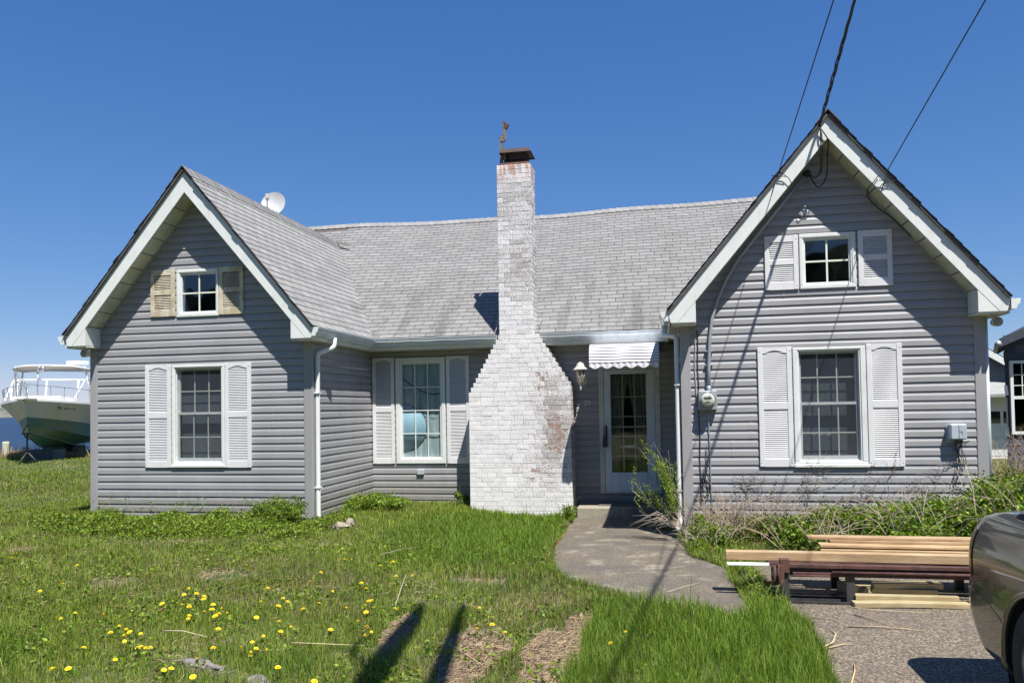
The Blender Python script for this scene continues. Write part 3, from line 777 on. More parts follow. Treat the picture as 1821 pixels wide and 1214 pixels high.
shutter(1.208, 1.628, .827, 2.362, YR); shutter(2.528, 2.947, .825, 2.369, YR)
shutter(-5.073, -4.666, .692, 2.56, YM); shutter(-3.712, -3.302, .692, 2.558, YM)
s_ = shutter(-7.736, -7.326, 3.13, 3.85, YL, 'stained', False); s_['label'] = 'weathered yellow stained shutter'
s_ = shutter(-6.582, -6.176, 3.125, 3.85, YL, 'stained', False); s_['label'] = 'weathered yellow stained shutter'
shutter(1.328, 1.745, 3.103, 3.806, YR, 'shutter', False); shutter(2.467, 2.872, 3.104, 3.815, YR, 'shutter', False)

# ------------------------------------------------------------------ door
m = MB(); Y = YM
m.cbox((-1.065, Y - .035, .20), (-.985, Y + .10, 2.31), .005); m.cbox((-.135, Y - .035, .20), (-.055, Y + .10, 2.31), .005); m.box((-.985, Y - .03, 2.25), (-.135, Y + .10, 2.31)); m.box((-1.065, Y - .05, .185), (-.055, Y + .10, .205))
dfr = m.build('door_frame', 'door_frame', HB)
m = MB(); x0, x1, z0, z1 = -.98, -.14, .21, 2.245
m.cbox((x0, Y - .030, z0), (-.868, Y + .004, z1), .005); m.cbox((-.282, Y - .030, z0), (x1, Y + .004, z1), .005); m.cbox((-.868, Y - .028, z0), (-.282, Y + .004, .532), .005); m.box((-.868, Y - .028, 2.17), (-.282, Y + .004, z1))
m.box((-.84, Y - .034, .26), (-.31, Y - .029, .48))
door = m.build('storm_door', 'door_white', HB)
g = MB(); g.face([(-.868, Y - .010, .532), (-.282, Y - .010, .532), (-.282, Y - .010, 2.17), (-.868, Y - .010, 2.17)]); g.build('pane', 'glass', door)
mu = MB()
for x in (-.673, -.478): mu.box((x - .009, Y + .045, .45), (x + .009, Y + .055, 2.17))
for z in (.80, 1.13, 1.46, 1.79): mu.box((-.868, Y + .046, z - .008), (-.282, Y + .054, z + .008))
mu.box((-.86, Y + .040, 1.275), (-.29, Y + .044, 1.30)); mu.build('muntin', 'muntin_dim', door)
drape('curtain', door, 0, 0, .50, 2.2, Y + .10, 'curtain_dim', .014, 5, 30, shape=lambda t: (-.90, -.70 + .12 * t ** 2 * 1.2 - .06 * (1 - t)))
drape('curtain', door, 0, 0, .50, 2.2, Y + .10, 'curtain_dim', .014, 5, 30, shape=lambda t: (-.48 - .10 * t ** 2 * 1.4 + .05 * (1 - t), -.26))
m = MB(); m.box((-.87, Y + .2, .93), (-.28, Y + .3, .97)); m.build('sill_shelf', 'white', door)
room(door, -.9, -.25, .45, 2.2, Y, 1.3)
m = MB(); m.box((-.955, Y - .05, 1.10), (-.935, Y - .031, 1.32)); m.lathe([(0, -.05), (.012, -.048), (.012, .01)], (-.945, Y - .031, 1.22), 'y', 10); m.build('handle', 'black', door)
# concrete step (structure-like part of the ground works) and mat come below

# ------------------------------------------------------------------ chimney
def brick_wall(mb, x0, x1, y0, y1, z0, z1, rowfn, wear):
    pass
ch = MB(); mo = MB()
CB = .0785; yF, yB = 12.70, 13.245; ySB = 13.14
z = -.06 - .0785 * 2; row = 0
def wearf(x, z):
    d1 = math.exp(-(((x + 1.72) / .22) ** 2 + ((z - 1.20) / .55) ** 2)); d2 = math.exp(-(((x + 2.05) / .30) ** 2 + ((z - .55) / .35) ** 2)) * .75
    d3 = math.exp(-(((x + 1.95) / .2) ** 2 + ((z - 2.0) / .5) ** 2)) * .75; d4 = math.exp(-(((x + 2.15) / .08) ** 2 + ((z - 3.9) / 1.2) ** 2)) * .6
    return min(1, max(d1, d2, d3, d4))
def grimef(x, z):
    g = .42; g += .42 * math.exp(-(((x + 2.3) / .35) ** 2 + ((z - 3.9) / .7) ** 2)); g += .5 * math.exp(-(((x + 1.75) / .3) ** 2 + ((z - 1.3) / .9) ** 2)); g += .3 * math.exp(-((z - 5.1) / .5) ** 2)
    return min(1, g)
ZS0, ZS1 = 2.075, 2.80
def xl(z): return -3.185 if z < 1.90 else (-3.17 + (z - 1.90) / (2.84 - 1.90) * .52 if z < 2.84 else -2.648)
def xr(z): return -1.480 if z < 2.00 else (-1.50 - (z - 2.00) / (2.84 - 2.00) * .50 if z < 2.84 else -2.075)
while z < 5.66:
    a, b = xl(z + CB / 2), xr(z + CB / 2); back = yB if z < 2.9 else ySB
    g = .0045
    def lay(u0, u1, fn, off):
        u = u0; first = True
        while u < u1 - .01:
            wdt = R.choice((.195, .20, .205, .15, .20, .11)) if R.random() < .9 else .10
            if first: wdt = off; first = False
            e = min(u + wdt, u1)
            if u1 - e < .05: e = u1
            fn(u, e); u = e
    def fb(u, e):
        if e - u < .02: return
        p = R.uniform(-.0018, .0018); tw = R.uniform(-.0015, .0015); xc, zc = (u + e) / 2, z
        t = (min(1, max(0, wearf(xc, zc) + R.uniform(-.15, .15))), R.uniform(.4, 1), min(1, max(0, grimef(xc, zc) + R.uniform(-.14, .12))))
        x0_, x1_, z0_, z1_ = u + g / 2, e - g / 2, z + g / 2, z + CB - g / 2; k = .0035
        f0 = yF + p
        ch.mesh([(x0_, f0 + k, z0_), (x1_, f0 + k + tw, z0_), (x1_, f0 + k + tw, z1_), (x0_, f0 + k, z1_), (x0_ + k, f0, z0_ + k), (x1_ - k, f0 + tw, z0_ + k), (x1_ - k, f0 + tw, z1_ - k), (x0_ + k, f0, z1_ - k),
                 (x0_, f0 + .1, z0_), (x1_, f0 + .1, z0_), (x1_, f0 + .1, z1_), (x0_, f0 + .1, z1_)],
                [(4, 5, 6, 7), (0, 1, 5, 4), (1, 2, 6, 5), (2, 3, 7, 6), (3, 0, 4, 7), (8, 9, 1, 0), (9, 10, 2, 1), (10, 11, 3, 2), (11, 8, 0, 3)], 0, t)
    lay(a, b, fb, .10 if row % 2 else .20)
    for sx, X in ((-1, a), (1, b)):
        def fs_(u, e):
            p = R.uniform(-.0015, .0015); t = (min(1, max(0, wearf(X, z) * .6 + R.uniform(-.2, .1))), R.uniform(.3, 1), min(1, max(0, grimef(X, z) + R.uniform(-.25, .25))))
            y0_, y1_, z0_, z1_ = u + g / 2, e - g / 2, z + g / 2, z + CB - g / 2; k = .006; xx = X + sx * p; xi = X - sx * k
            ch.mesh([(xi, y0_, z0_), (xi, y1_, z0_), (xi, y1_, z1_), (xi, y0_, z1_), (xx, y0_ + k, z0_ + k), (xx, y1_ - k, z0_ + k), (xx, y1_ - k, z1_ - k), (xx, y0_ + k, z1_ - k), (X - sx * .1, y0_, z1_), (X - sx * .1, y1_, z1_)],
                    [(4, 5, 6, 7), (0, 1, 5, 4), (1, 2, 6, 5), (2, 3, 7, 6), (3, 0, 4, 7), (3, 2, 9, 8)], 0, t)
        lay(yF + .006, back, fs_, .20 if row % 2 else .10)
    mo.box((a + .005, yF + .005, z), (b - .005, back - .002, z + CB))
    z += CB; row += 1
zc = z
chim = ch.build('chimney', 'brick', HB)
mo.build('mortar', 'mortar', chim)
m = MB(); m.prism([(-2.62, yF + .02), (-2.10, yF + .02), (-2.10, ySB - .02), (-2.62, ySB - .02)], 'z', zc, zc + .02)
m.mesh([(-2.62, yF + .02, zc + .02), (-2.10, yF + .02, zc + .02), (-2.10, ySB - .02, zc + .02), (-2.62, ySB - .02, zc + .02), (-2.515, yF + .08, zc + .08), (-2.145, yF + .08, zc + .08), (-2.145, ySB - .06, zc + .08), (-2.515, ySB - .06, zc + .08)], [(0, 1, 5, 4), (1, 2, 6, 5), (2, 3, 7, 6), (3, 0, 4, 7), (4, 5, 6, 7)]); m.build('crown', 'rust', chim)
m = MB(); x0, x1, y0, y1 = -2.495, -2.165, yF + .10, ySB - .08; zz = zc + .08
for (x, y) in ((x0, y0), (x1, y0), (x0, y1), (x1, y1)): m.box((x - .008, y - .008, zz), (x + .008, y + .008, zz + .14))
for i in range(1, 18):
    x = x0 + (x1 - x0) * i / 18; m.box((x - .0018, y0 - .001, zz), (x + .0018, y0 + .002, zz + .14)); m.box((x - .0018, y1 - .001, zz), (x + .0018, y1 + .002, zz + .14))
    y = y0 + (y1 - y0) * i / 18; m.box((x0 - .001, y - .0018, zz), (x0 + .002, y + .0018, zz + .14)); m.box((x1 - .001, y - .0018, zz), (x1 + .002, y + .0018, zz + .14))
for j in range(1, 8):
    h = zz + .14 * j / 8; ring(m, x0, x1, h, h + .003, .001, y0, y0 + .002); m.box((x0, y0, h), (x1, y0 + .002, h + .003)); m.box((x0, y1, h), (x1, y1 + .002, h + .003)); m.box((x0, y0, h), (x0 + .002, y1, h + .003)); m.box((x1, y0, h), (x1 + .002, y1, h + .003))
m.build('spark_arrestor', 'blackmesh', chim)
m = MB(); zz += .14; X0, X1, Y0, Y1 = -2.60, -2.06, yF - .02, ySB + .02; cx, cy = (X0 + X1) / 2, (Y0 + Y1) / 2
m.mesh([(X0, Y0, zz - .02), (X1, Y0, zz - .02), (X1, Y1, zz - .02), (X0, Y1, zz - .02), (X0 + .04, Y0 + .04, zz + .055), (X1 - .04, Y0 + .04, zz + .055), (X1 - .04, Y1 - .04, zz + .055), (X0 + .04, Y1 - .04, zz + .055), (cx, cy, zz + .10)],
       [(0, 1, 5, 4), (1, 2, 6, 5), (2, 3, 7, 6), (3, 0, 4, 7)], 0)
m.mesh([(X0 + .04, Y0 + .04, zz + .055), (X1 - .04, Y0 + .04, zz + .055), (X1 - .04, Y1 - .04, zz + .055), (X0 + .04, Y1 - .04, zz + .055), (cx, cy, zz + .10)], [(0, 1, 4), (1, 2, 4), (2, 3, 4), (3, 0, 4)], 1)
m.face([(X0 + .02, Y0 + .02, zz), (X1 - .02, Y0 + .02, zz), (X1 - .02, Y1 - .02, zz), (X0 + .02, Y1 - .02, zz)], 0)
m.build('flue_cap', ['blackmesh', 'rust_dark'], chim)
# bracket / mast on chimney
mst = thing('chimney_mast', (-2.60, 12.86, zc), 'short weathered mast with a small rusty bracket clamped beside the chimney cap', 'mast')
m = MB(); m.box((-2.618, 12.85, zc - .3), (-2.57, 12.895, zc + .53)); m.build('post', 'log', mst)
m = MB(); m.box((-2.60, 12.84, zc + .45), (-2.535, 12.89, zc + .56)); m.box((-2.552, 12.84, zc + .46), (-2.502, 12.87, zc + .67)); m.box((-2.552, 12.835, zc + .44), (-2.541, 12.90, zc + .77)); m.build('bracket', 'log', mst)
m = MB(); m.box((-2.545, 12.84, zc + .66), (-2.475, 12.90, zc + .75), rot=Matrix.Rotation(.5, 3, 'Y')); m.box((-2.57, 12.85, zc + .75), (-2.53, 12.88, zc + .79), rot=Matrix.Rotation(.7, 3, 'Y')); m.build('clamp', 'rust', mst)
# guy string from the chimney to the gutter
m = MB(); m.tube([(-2.64, 12.95, 3.55), (-2.72, 12.80, 2.95), (-2.78, 12.78, 2.87)], .003, 4); m.tube([(-2.66, 12.9, 3.2), (-2.735, 12.74, 2.86), (-2.74, 12.73, 2.6)], .004, 4)
m.tube([(-2.05, 13.0, 3.15), (-1.93, 12.93, 3.10)], .005, 4); m.tube([(-1.99, 12.95, 3.13), (-1.985, 12.90, 3.0)], .006, 4)
m.build('old_antenna_wire', 'beige_cable', None, 'loose pale antenna wire hanging beside the white chimney at the gutter', 'wire', base=(-2.7, 12.8, 2.6))

# ------------------------------------------------------------------ awning, lantern, number, lock box, meter, boxes
aw = thing('door_awning', (-.61, YM, 2.3), 'small white metal awning with a scalloped edge over the glass door', 'awning')
ax0, ax1 = -1.095, -.052
prof = [(.0, 2.655), (.35, 2.645), (.70, 2.630), (1.02, 2.610), (1.17, 2.590), (1.26, 2.560), (1.305, 2.520), (1.325, 2.475), (1.338, 2.430), (1.345, 2.385), (1.350, 2.340), (1.352, 2.295)]
m = MB()
for k in range(11):
    (o0, z0_), (o1, z1_) = prof[k], prof[k + 1]
    m.face([(ax0, YM - o0, z0_), (ax1, YM - o0, z0_), (ax1, YM - o1 - .010, z1_ + .006), (ax0, YM - o1 - .010, z1_ + .006)]); m.face([(ax0, YM - o1 - .010, z1_ + .006), (ax1, YM - o1 - .010, z1_ + .006), (ax1, YM - o1, z1_ - .004), (ax0, YM - o1, z1_ - .004)], 1)
for X in (ax0, ax1):
    m.face([(X, YM - o, z) for o, z in prof] + [(X, YM - 1.0, 2.40), (X, YM, 2.5)])
m.build('canopy', ['awning', 'louver_back'], aw)
m = MB(); n = 84; vs = []; yv = YM - 1.356
for i in range(n + 1):
    u = i / n; x = ax0 + (ax1 - ax0) * u; zb_ = 2.222 - .018 * math.cos(u * 2 * math.pi * 5.75 + math.pi) * 1; yy = yv - .006 * math.sin(u * 2 * math.pi * 11.5)
    vs += [(x, yy, 2.29), (x, yy, zb_), (x, yy + .004, 2.29), (x, yy + .004, zb_)]
m.mesh(vs, [f for i in range(n) for f in ((4 * i, 4 * i + 4, 4 * i + 5, 4 * i + 1), (4 * i + 2, 4 * i + 3, 4 * i + 7, 4 * i + 6), (4 * i + 1, 4 * i + 5, 4 * i + 7, 4 * i + 3))], 0)
m.build('valance', 'awning', aw)

la = thing('wall_lantern', (-1.345, YM, 2.1), 'white colonial wall lantern mounted between the chimney and the door', 'lantern')
cx, cy = -1.334, YM - .357
m = MB(); m.lathe([(0, -.03), (.085, -.03), (.095, -.018), (.095, -.0)], (-1.325, YM, 2.09), 'y', 8); m.tube([(-1.328, YM - .02, 2.08), (-1.33, YM - .2, 2.03), (cx, cy, 2.06)], .014, 8); m.build('wall_plate', 'lantern', la)
m = MB(); m.lathe([(.045, .0), (.0725, .20), (.11, .202), (.115, .215), (.075, .25), (.055, .30), (.05, .315), (.015, .325), (0, .34)], (cx, cy, 2.04), 'z', 6, smooth=False)
m.lathe([(0, -.135), (.008, -.13), (.014, -.09), (.012, -.05), (.03, -.02), (.045, .0), (0, .001)], (cx, cy, 2.04), 'z', 8); ln = m.build('lantern_body', 'lantern', la)
ln.data.polygons.foreach_set('use_smooth', [False] * len(ln.data.polygons))
m = MB()
for k in range(6):
    t = 2 * math.pi * k / 6; m.tube([(cx + .046 * math.cos(t), cy + .046 * math.sin(t), 2.04), (cx + .075 * math.cos(t), cy + .075 * math.sin(t), 2.242)], .006, 4)
m.build('cage', 'lantern', la)
m = MB(); m.lathe([(.0465, .002), (.0735, .199)], (cx, cy, 2.04), 'z', 6, smooth=False); m.build('lamp_glass', 'lampglass', la)

def text_mesh(txt, size, loc, mat, name, rotx=math.pi / 2, rotz=0, ext=.004, **kw):
    cu = bpy.data.curves.new('t', 'FONT'); cu.body = txt; cu.size = size; cu.extrude = ext; cu.align_x = 'LEFT'
    o = bpy.data.objects.new('t', cu); COL.objects.link(o); bpy.context.view_layer.update()
    me = bpy.data.meshes.new_from_object(o.evaluated_get(bpy.context.evaluated_depsgraph_get())); bpy.data.objects.remove(o)
    me.name = name; me.materials.clear(); me.materials.append(MT[mat]); ob = bpy.data.objects.new(name, me); COL.objects.link(ob)
    par = kw.pop('parent', None)
    ob.rotation_euler = (rotx, 0, rotz)
    if par is not None: ob.parent = par; ob.location = Vector(loc) - BASE[par.name]
    else: ob.location = loc
    BASE[ob.name] = Vector(loc); tag(ob, **kw); return ob
hn = text_mesh('29', .125, (-1.325, YM - .032, 1.655), 'white', 'house_number', label='silver house number 29 on the grey siding under the lantern', cat='house number')

lb = thing('key_lockbox', (-.965, YM - .09, .95), 'dark blue key lockbox hanging from the storm door handle', 'lockbox')
m = MB(); m.cbox((-1.012, YM - .12, .955), (-.93, YM - .07, 1.10), .012); m.prism([(-1.012, 1.10), (-.93, 1.10), (-.952, 1.145), (-.99, 1.145)], 'y', YM - .115, YM - .075); m.build('case', 'lockbox', lb)
m = MB(); m.tube([(-.985, YM - .09, 1.13), (-.985, YM - .09, 1.29), (-.971, YM - .085, 1.315), (-.957, YM - .09, 1.29), (-.957, YM - .09, 1.13)], .007, 8); m.build('shackle', 'black', lb)

mt = thing('electric_meter', (.565, YR, 1.57), 'round glass electric meter in a grey box with conduit on the right gable wall', 'electric meter')
m = MB(); m.cbox((.447, YR - .12, 1.572), (.682, YR - .017, 1.82), .008); m.lathe([(.105, -.128), (.112, -.124), (.112, -.119)], (.562, YR, 1.70), 'y', 32); m.build('meter_box', 'galv', mt)
m = MB(); m.lathe([(0, -.20), (.06, -.198), (.082, -.188), (.090, -.17), (.092, -.122)], (.562, YR, 1.70), 'y', 32); m.build('meter_glass', 'mesh_grey', mt)
m = MB(); m.box((.515, YR - .2035, 1.715), (.61, YR - .197, 1.735)); m.box((.52, YR - .203, 1.665), (.60, YR - .1985, 1.672)); m.build('dial_plate', 'black', mt)
m = MB(); m.tube([(.585, YR - .06, 1.80), (.590, YR - .06, 2.1), (.612, YR - .055, 2.5), (.645, YR - .055, 2.75), (.72, YR - .055, 3.0), (.84, YR - .06, 3.27), (1.00, YR - .06, 3.53), (1.40, YR - .065, 4.02), (1.84, YR - .08, 4.54)], .022, 10)
for p in ((.593, 2.15), (.60, 2.33), (.84, 3.27)): m.box((p[0] - .05, YR - .06, p[1]), (p[0] + .05, YR - .02, p[1] + .015))
m.lathe([(.026, -.03), (.030, .0), (.030, .05), (.0, .06)], (.585, YR - .06, 1.83), 'z', 10); m.build('conduit', 'galv', mt)
m = MB(); m.lathe([(.0, -.05), (.04, -.03), (.045, .03), (0, .05)], (1.87, YR - .09, 4.575), 'y', 12); m.build('weatherhead', 'cable', mt)
m = MB(); m.tube([(.555, YR - .05, 1.58), (.57, YR - .04, 1.45), (.58, YR - .035, 1.2), (.585, YR - .03, .6), (.59, YR - .03, .1)], .007, 6); m.build('ground_wire', 'galv', mt)
m = MB()
m.tube([(.42 + .006 * math.sin(k), YR - .03, 2.66 - k * .11) for k in range(10)], .006, 5); m.build('cable', 'beige_cable', mt)
m = MB(); m.tube([(.455 + .005 * math.sin(k * 1.3), YR - .03, 2.62 - k * .13) for k in range(19)], .006, 5)
m.tube([(.50 + .045 * math.cos(t * .5) + .02, YR - .05, .50 + .14 * math.sin(t * .5) + .006 * t) for t in range(26)], .006, 5); m.tube([(.54, YR - .04, 1.1), (.54, YR - .045, .8), (.50, YR - .05, .62)], .006, 5); m.build('cable', 'cable', mt)

ub = thing('utility_box', (3.54, YR, 1.16), 'light grey telephone box with dangling wires on the right end of the gable wall', 'utility box')
m = MB(); m.cbox((3.445, YR - .15, 1.16), (3.632, YR - .03, 1.352), .014); m.box((3.43, YR - .035, 1.12), (3.62, YR - .016, 1.33)); m.box((3.537, YR - .1525, 1.17), (3.541, YR - .1495, 1.345), 1); m.box((3.545, YR - .153, 1.255), (3.575, YR - .1495, 1.26), 1); m.box((3.572, YR - .153, 1.22), (3.577, YR - .1495, 1.26), 1)
m.build('case', ['greybox', 'black'], ub)
m = MB()
for sx, d, wd in ((3.54, .62, .05), (3.56, .45, .04), (3.60, .38, .03), (3.585, .55, .06), (3.52, .30, .02)):
    m.tube([(sx + wd * math.sin(k * .62 + d * 9) * (k / 10) + .015 * k * (.5 - d), YR - .06 - .01 * math.cos(k), 1.17 - d * k / 10) for k in range(11)], .0045, 4)
m.tube([(3.56 + .055 * math.cos(t * .5), YR - .055, .60 + .03 * math.sin(t * .5)) for t in range(13)], .005, 4)
for k in range(7): m.tube([(3.55, YR - .1, 1.12), (3.55 + R.uniform(-.09, .12), YR - .15, 1.10 + R.uniform(-.06, .05)), (3.55 + R.uniform(-.1, .12), YR - .13, 1.07 + R.uniform(-.06, .02))], .003, 4)
m.build('loose_wires', 'cable', ub)

# flood lights under the returns
def flood(loc, label, sx):
    f = thing('flood_light', loc, label, 'flood light'); x, y, z = loc
    m = MB(); m.lathe([(0, .0), (.05, .0), (.05, -.03), (.02, -.04)], (x, y, z), 'z', 16); m.tube([(x, y, z - .03), (x - .01, y - .03, z - .06)], .015, 8); m.build('mount', 'lantern', f)
    m = MB(); m.lathe([(.02, .09), (.045, .07), (.055, .0), (.06, -.04), (.052, -.04)], (x + .02 * sx, y - .04, z - .085), 'y', 20); h = m.build('lamp_head', 'lantern', f)
    m = MB(); m.lathe([(0, -.052), (.03, -.048), (.054, -.036)], (x + .02 * sx, y - .04, z - .085), 'y', 20); m.build('lens', 'lampglass', f)
flood((-8.80, 10.72, 2.675), 'round flood light under the left corner of the left gable', 1)
flood((3.98, 10.52, 2.67), 'small motion light under the right corner of the right gable', 1)

# satellite dish behind the left ridge
sd_ = thing('satellite_dish', (-7.25, 13.9, 5.0), 'grey oval satellite dish behind the left roof ridge', 'satellite dish')
c = Vector((-7.28, 13.85, 5.63)); nrm = Vector((.12, -.93, .33)).normalized(); uu = nrm.cross(Vector((0, 0, 1))).normalized(); vv = uu.cross(nrm)
m = MB(); vs = []; nr, na = 8, 36
for i in range(nr + 1):
    r = .245 * i / nr
    for k in range(na):
        t = 2 * math.pi * k / na; p = c + uu * (r * .97 * math.cos(t)) + vv * (r * 1.07 * math.sin(t)) - nrm * (.07 * (1 - (i / nr) ** 2)); vs.append(p)
m.mesh(vs, [(i * na + k, i * na + (k + 1) % na, (i + 1) * na + (k + 1) % na, (i + 1) * na + k) for i in range(nr) for k in range(na)], 0, smooth=True)
m.build('reflector', simple('dish_grey', (.50, .50, .50), (.44, .44, .45), 5, .45), sd_)
m = MB(); m.tube([c - vv * .25, c - vv * .22 + nrm * .25, c - vv * .03 + nrm * .30], .012, 6); m.tube([c - nrm * .07, c - nrm * .2 - Vector((0, 0, .3)), (-7.3, 13.95, 4.85)], .02, 8); m.build('arm', 'galv', sd_)
m = MB(); p = c - vv * .05 + nrm * .30; m.cbox((p.x - .03, p.y - .03, p.z - .05), (p.x + .03, p.y + .04, p.z + .05), .01); m.build('feed_horn', 'lantern', sd_)
m = MB(); m.tube([(2.95, 14.6, 4.2), (2.98, 14.6, 5.47)], .02, 6); d2 = thing('roof_antenna', (2.95, 14.6, 4.2), 'tip of a pale dish standing behind the right gable ridge', 'antenna')
m.build('mast', 'galv', d2); m = MB(); m.lathe([(0, .03), (.10, .02), (.17, 0), (.17, -.008), (0, .018)], (2.98 + .09, 14.5, 5.52), 'y', 24); o_ = m.build('reflector', 'deck_white', d2)

# ------------------------------------------------------------------ overhead wires + pole behind the camera
pole = thing('utility_pole', (1.6, -14, 0), 'brown wooden utility pole in the street carrying the service wires', 'utility pole')
m = MB(); m.tube([(1.6, -14, -.3), (1.6, -14, 9.4)], [.16, .11], 12); m.build('post', 'polewood', pole)
m = MB(); m.box((.4, -14.15, 8.7), (3.0, -14.05, 8.82)); m.build('crossarm', 'polewood', pole)
def cr(pts, k=6):
    P = [Vector(p) for p in pts]; out = []
    for i in range(len(P) - 1):
        p0, p1, p2, p3 = P[max(i - 1, 0)], P[i], P[i + 1], P[min(i + 2, len(P) - 1)]
        for j in range(k):
            t = j / k; out.append(.5 * ((2 * p1) + (p2 - p0) * t + (2 * p0 - 5 * p1 + 4 * p2 - p3) * t * t + (3 * p1 - p0 - 3 * p2 + p3) * t ** 3))
    return out + [P[-1]]
def wire(pts, r, name, label, twist=False, n=6):
    pts = [Vector(p) for p in pts]; m = MB()
    P = []
    for a, b in zip(pts, pts[1:]):
        k = max(2, int((b - a).length / .08)) if twist else 8
        P += [a.lerp(b, i / k) for i in range(k)]
    P.append(pts[-1])
    if twist:
        for ph in (0, 2.1, 4.2):
            m.tube([p + Vector((math.cos(i * .55 + ph), 0, math.sin(i * .55 + ph))) * r * (1.1 + .5 * math.sin(i * .13)) for i, p in enumerate(P)], r, 5)
    else: m.tube(P, r, n)
    return m.build(name, 'cable', None, label, 'wire', base=pts[0])
def span(p0, slope, dx, sag=.25):
    out = []
    Lh = 24.2
    for t in (0, .04, .08, .12, .18, .3, .5, .7, .85, 1):
        out.append((p0[0] + dx * t * Lh, p0[1] - t * Lh, p0[2] + slope * t * Lh - sag * math.sin(math.pi * t)))
    return out
wire(span((1.985, YR - .37, 5.09), .165, -.045, .0), .009, 'service_cable', 'thick black twisted power cable running from the right gable peak overhead', True)
wire(span((1.515, YR - .37, 4.64), .165, .006, .0), .006, 'telephone_wire', 'thin black wire ending on the left rake of the right gable')
wire(span((2.77, YR - .37, 4.49), .165, -.012, .0), .006, 'telephone_wire', 'thin black wire ending on the right rake of the right gable')
m = MB(); yw = YR - .39
m.tube(cr([(1.985, yw, 5.09), (1.99, yw, 4.95), (2.0, YR - .33, 4.75), (2.0, YR - .25, 4.55), (1.96, YR - .15, 4.50), (1.89, YR - .10, 4.56)]), .008, 6)
m.tube(cr([(1.985, yw, 5.05), (2.08, YR - .36, 4.90), (2.10, YR - .2, 4.75), (2.09, YR - .15, 4.5), (2.0, YR - .13, 4.38), (1.93, YR - .12, 4.47), (1.89, YR - .1, 4.56)]), .008, 6)
m.tube(cr([(2.0, yw, 5.0), (2.01, yw, 4.8), (2.03, YR - .2, 4.6), (1.98, YR - .2, 4.42), (1.9, YR - .15, 4.5)]), .006, 5)
m.tube(cr([(1.98, yw, 5.08), (1.87, yw, 4.98), (1.80, yw + .01, 4.88)]), .004, 5)
m.build('drip_loop', 'cable', None, 'black drip loops of cable hanging under the right gable peak', 'wire', base=(2.0, yw, 4.9))
for (x, z, lab, sg) in ((1.515, 4.64, 'small tangle of wires on the left rake of the right gable', 1), (2.77, 4.49, 'small wire hook on the right rake of the right gable', -1)):
    m = MB(); yw = YR - .375
    m.tube(cr([(x, yw, z), (x - .02, yw - .02, z - .1), (x + .03, yw - .01, z - .14), (x + .09 * sg, yw - .01, z - .2), (x + .12 * sg, yw, z - .28)]), .005, 5)
    m.tube(cr([(x - .02, yw - .01, z - .1), (x - .08, yw - .01, z - .22), (x - .10, yw - .01, z - .30)]), .004, 5); m.tube(cr([(x - .12, yw - .01, z - .14), (x + .06, yw - .015, z - .17)]), .005, 5)
    if sg < 0: m.tube(cr([(2.66, yw - .0, 4.42), (2.54, YR - .36, 4.27), (2.56, YR - .2, 4.30), (2.60, YR - .04, 4.30), (2.62, YR - .04, 4.21), (2.74, YR - .04, 4.07), (2.88, YR - .04, 3.95), (3.1, YR - .04, 3.70)]), .006, 5)
    m.build('wire_anchor', 'cable', None, lab, 'wire', base=(x, yw, z))
# bare tree in the street behind the camera whose limbs shade the lawn
tr = thing('bare_tree', (3.6, -5.0, 0), 'tall leafless street tree whose limbs reach over the lawn', 'tree')
m = MB(); m.tube([(3.6, -5, -.2), (3.5, -4.9, 2), (3.3, -4.6, 3.6), (3.2, -4.4, 4.6)], [.28, .24, .2, .17], 12); m.build('trunk', 'bark', tr)
m = MB(); dz = Vector((.306, -.4255, 1))
def over(sx, sy, z): return (sx + .306 * z, sy - .4255 * z, z)
m.tube([(3.2, -4.4, 4.5), (2.2, -2.2, 4.9), (.9, .4, 5.0), over(-1.74, 4.2, 5), over(-1.86, 5.0, 5.05), over(-1.93, 5.7, 5.1), over(-2.03, 6.25, 5.15)], [.17, .15, .13, .115, .10, .075, .03], 8)
m.tube([(3.2, -4.4, 4.6), (2.6, -2.6, 5.4), (1.3, .2, 5.6), over(-1.36, 4.3, 5.6), over(-1.5, 5.2, 5.6), over(-1.69, 6.35, 5.65)], [.15, .12, .10, .075, .06, .03], 8)
m.tube([over(-1.80, 4.6, 5), over(-2.1, 4.9, 5.3), over(-2.15, 5.3, 5.5)], [.05, .035, .015], 6)
for k in range(26):
    a = R.uniform(0, 6.28); e = R.uniform(.5, 1.3); p = Vector((3.2, -4.4, 4.6)); L_ = R.uniform(1.5, 3.2); q = p + Vector((math.cos(a) * math.cos(e), -abs(math.sin(a)) * math.cos(e), math.sin(e))) * L_
    m.tube([p, p.lerp(q, .5) + Vector((0, 0, .2)), q], [.07, .045, .02], 6)
    for j in range(4): w_ = q + Vector((R.uniform(-.9, .9), R.uniform(-1.2, .2), R.uniform(.1, 1.1))); m.tube([q, w_], [.02, .006], 5)
m.build('limbs', 'bark', tr)

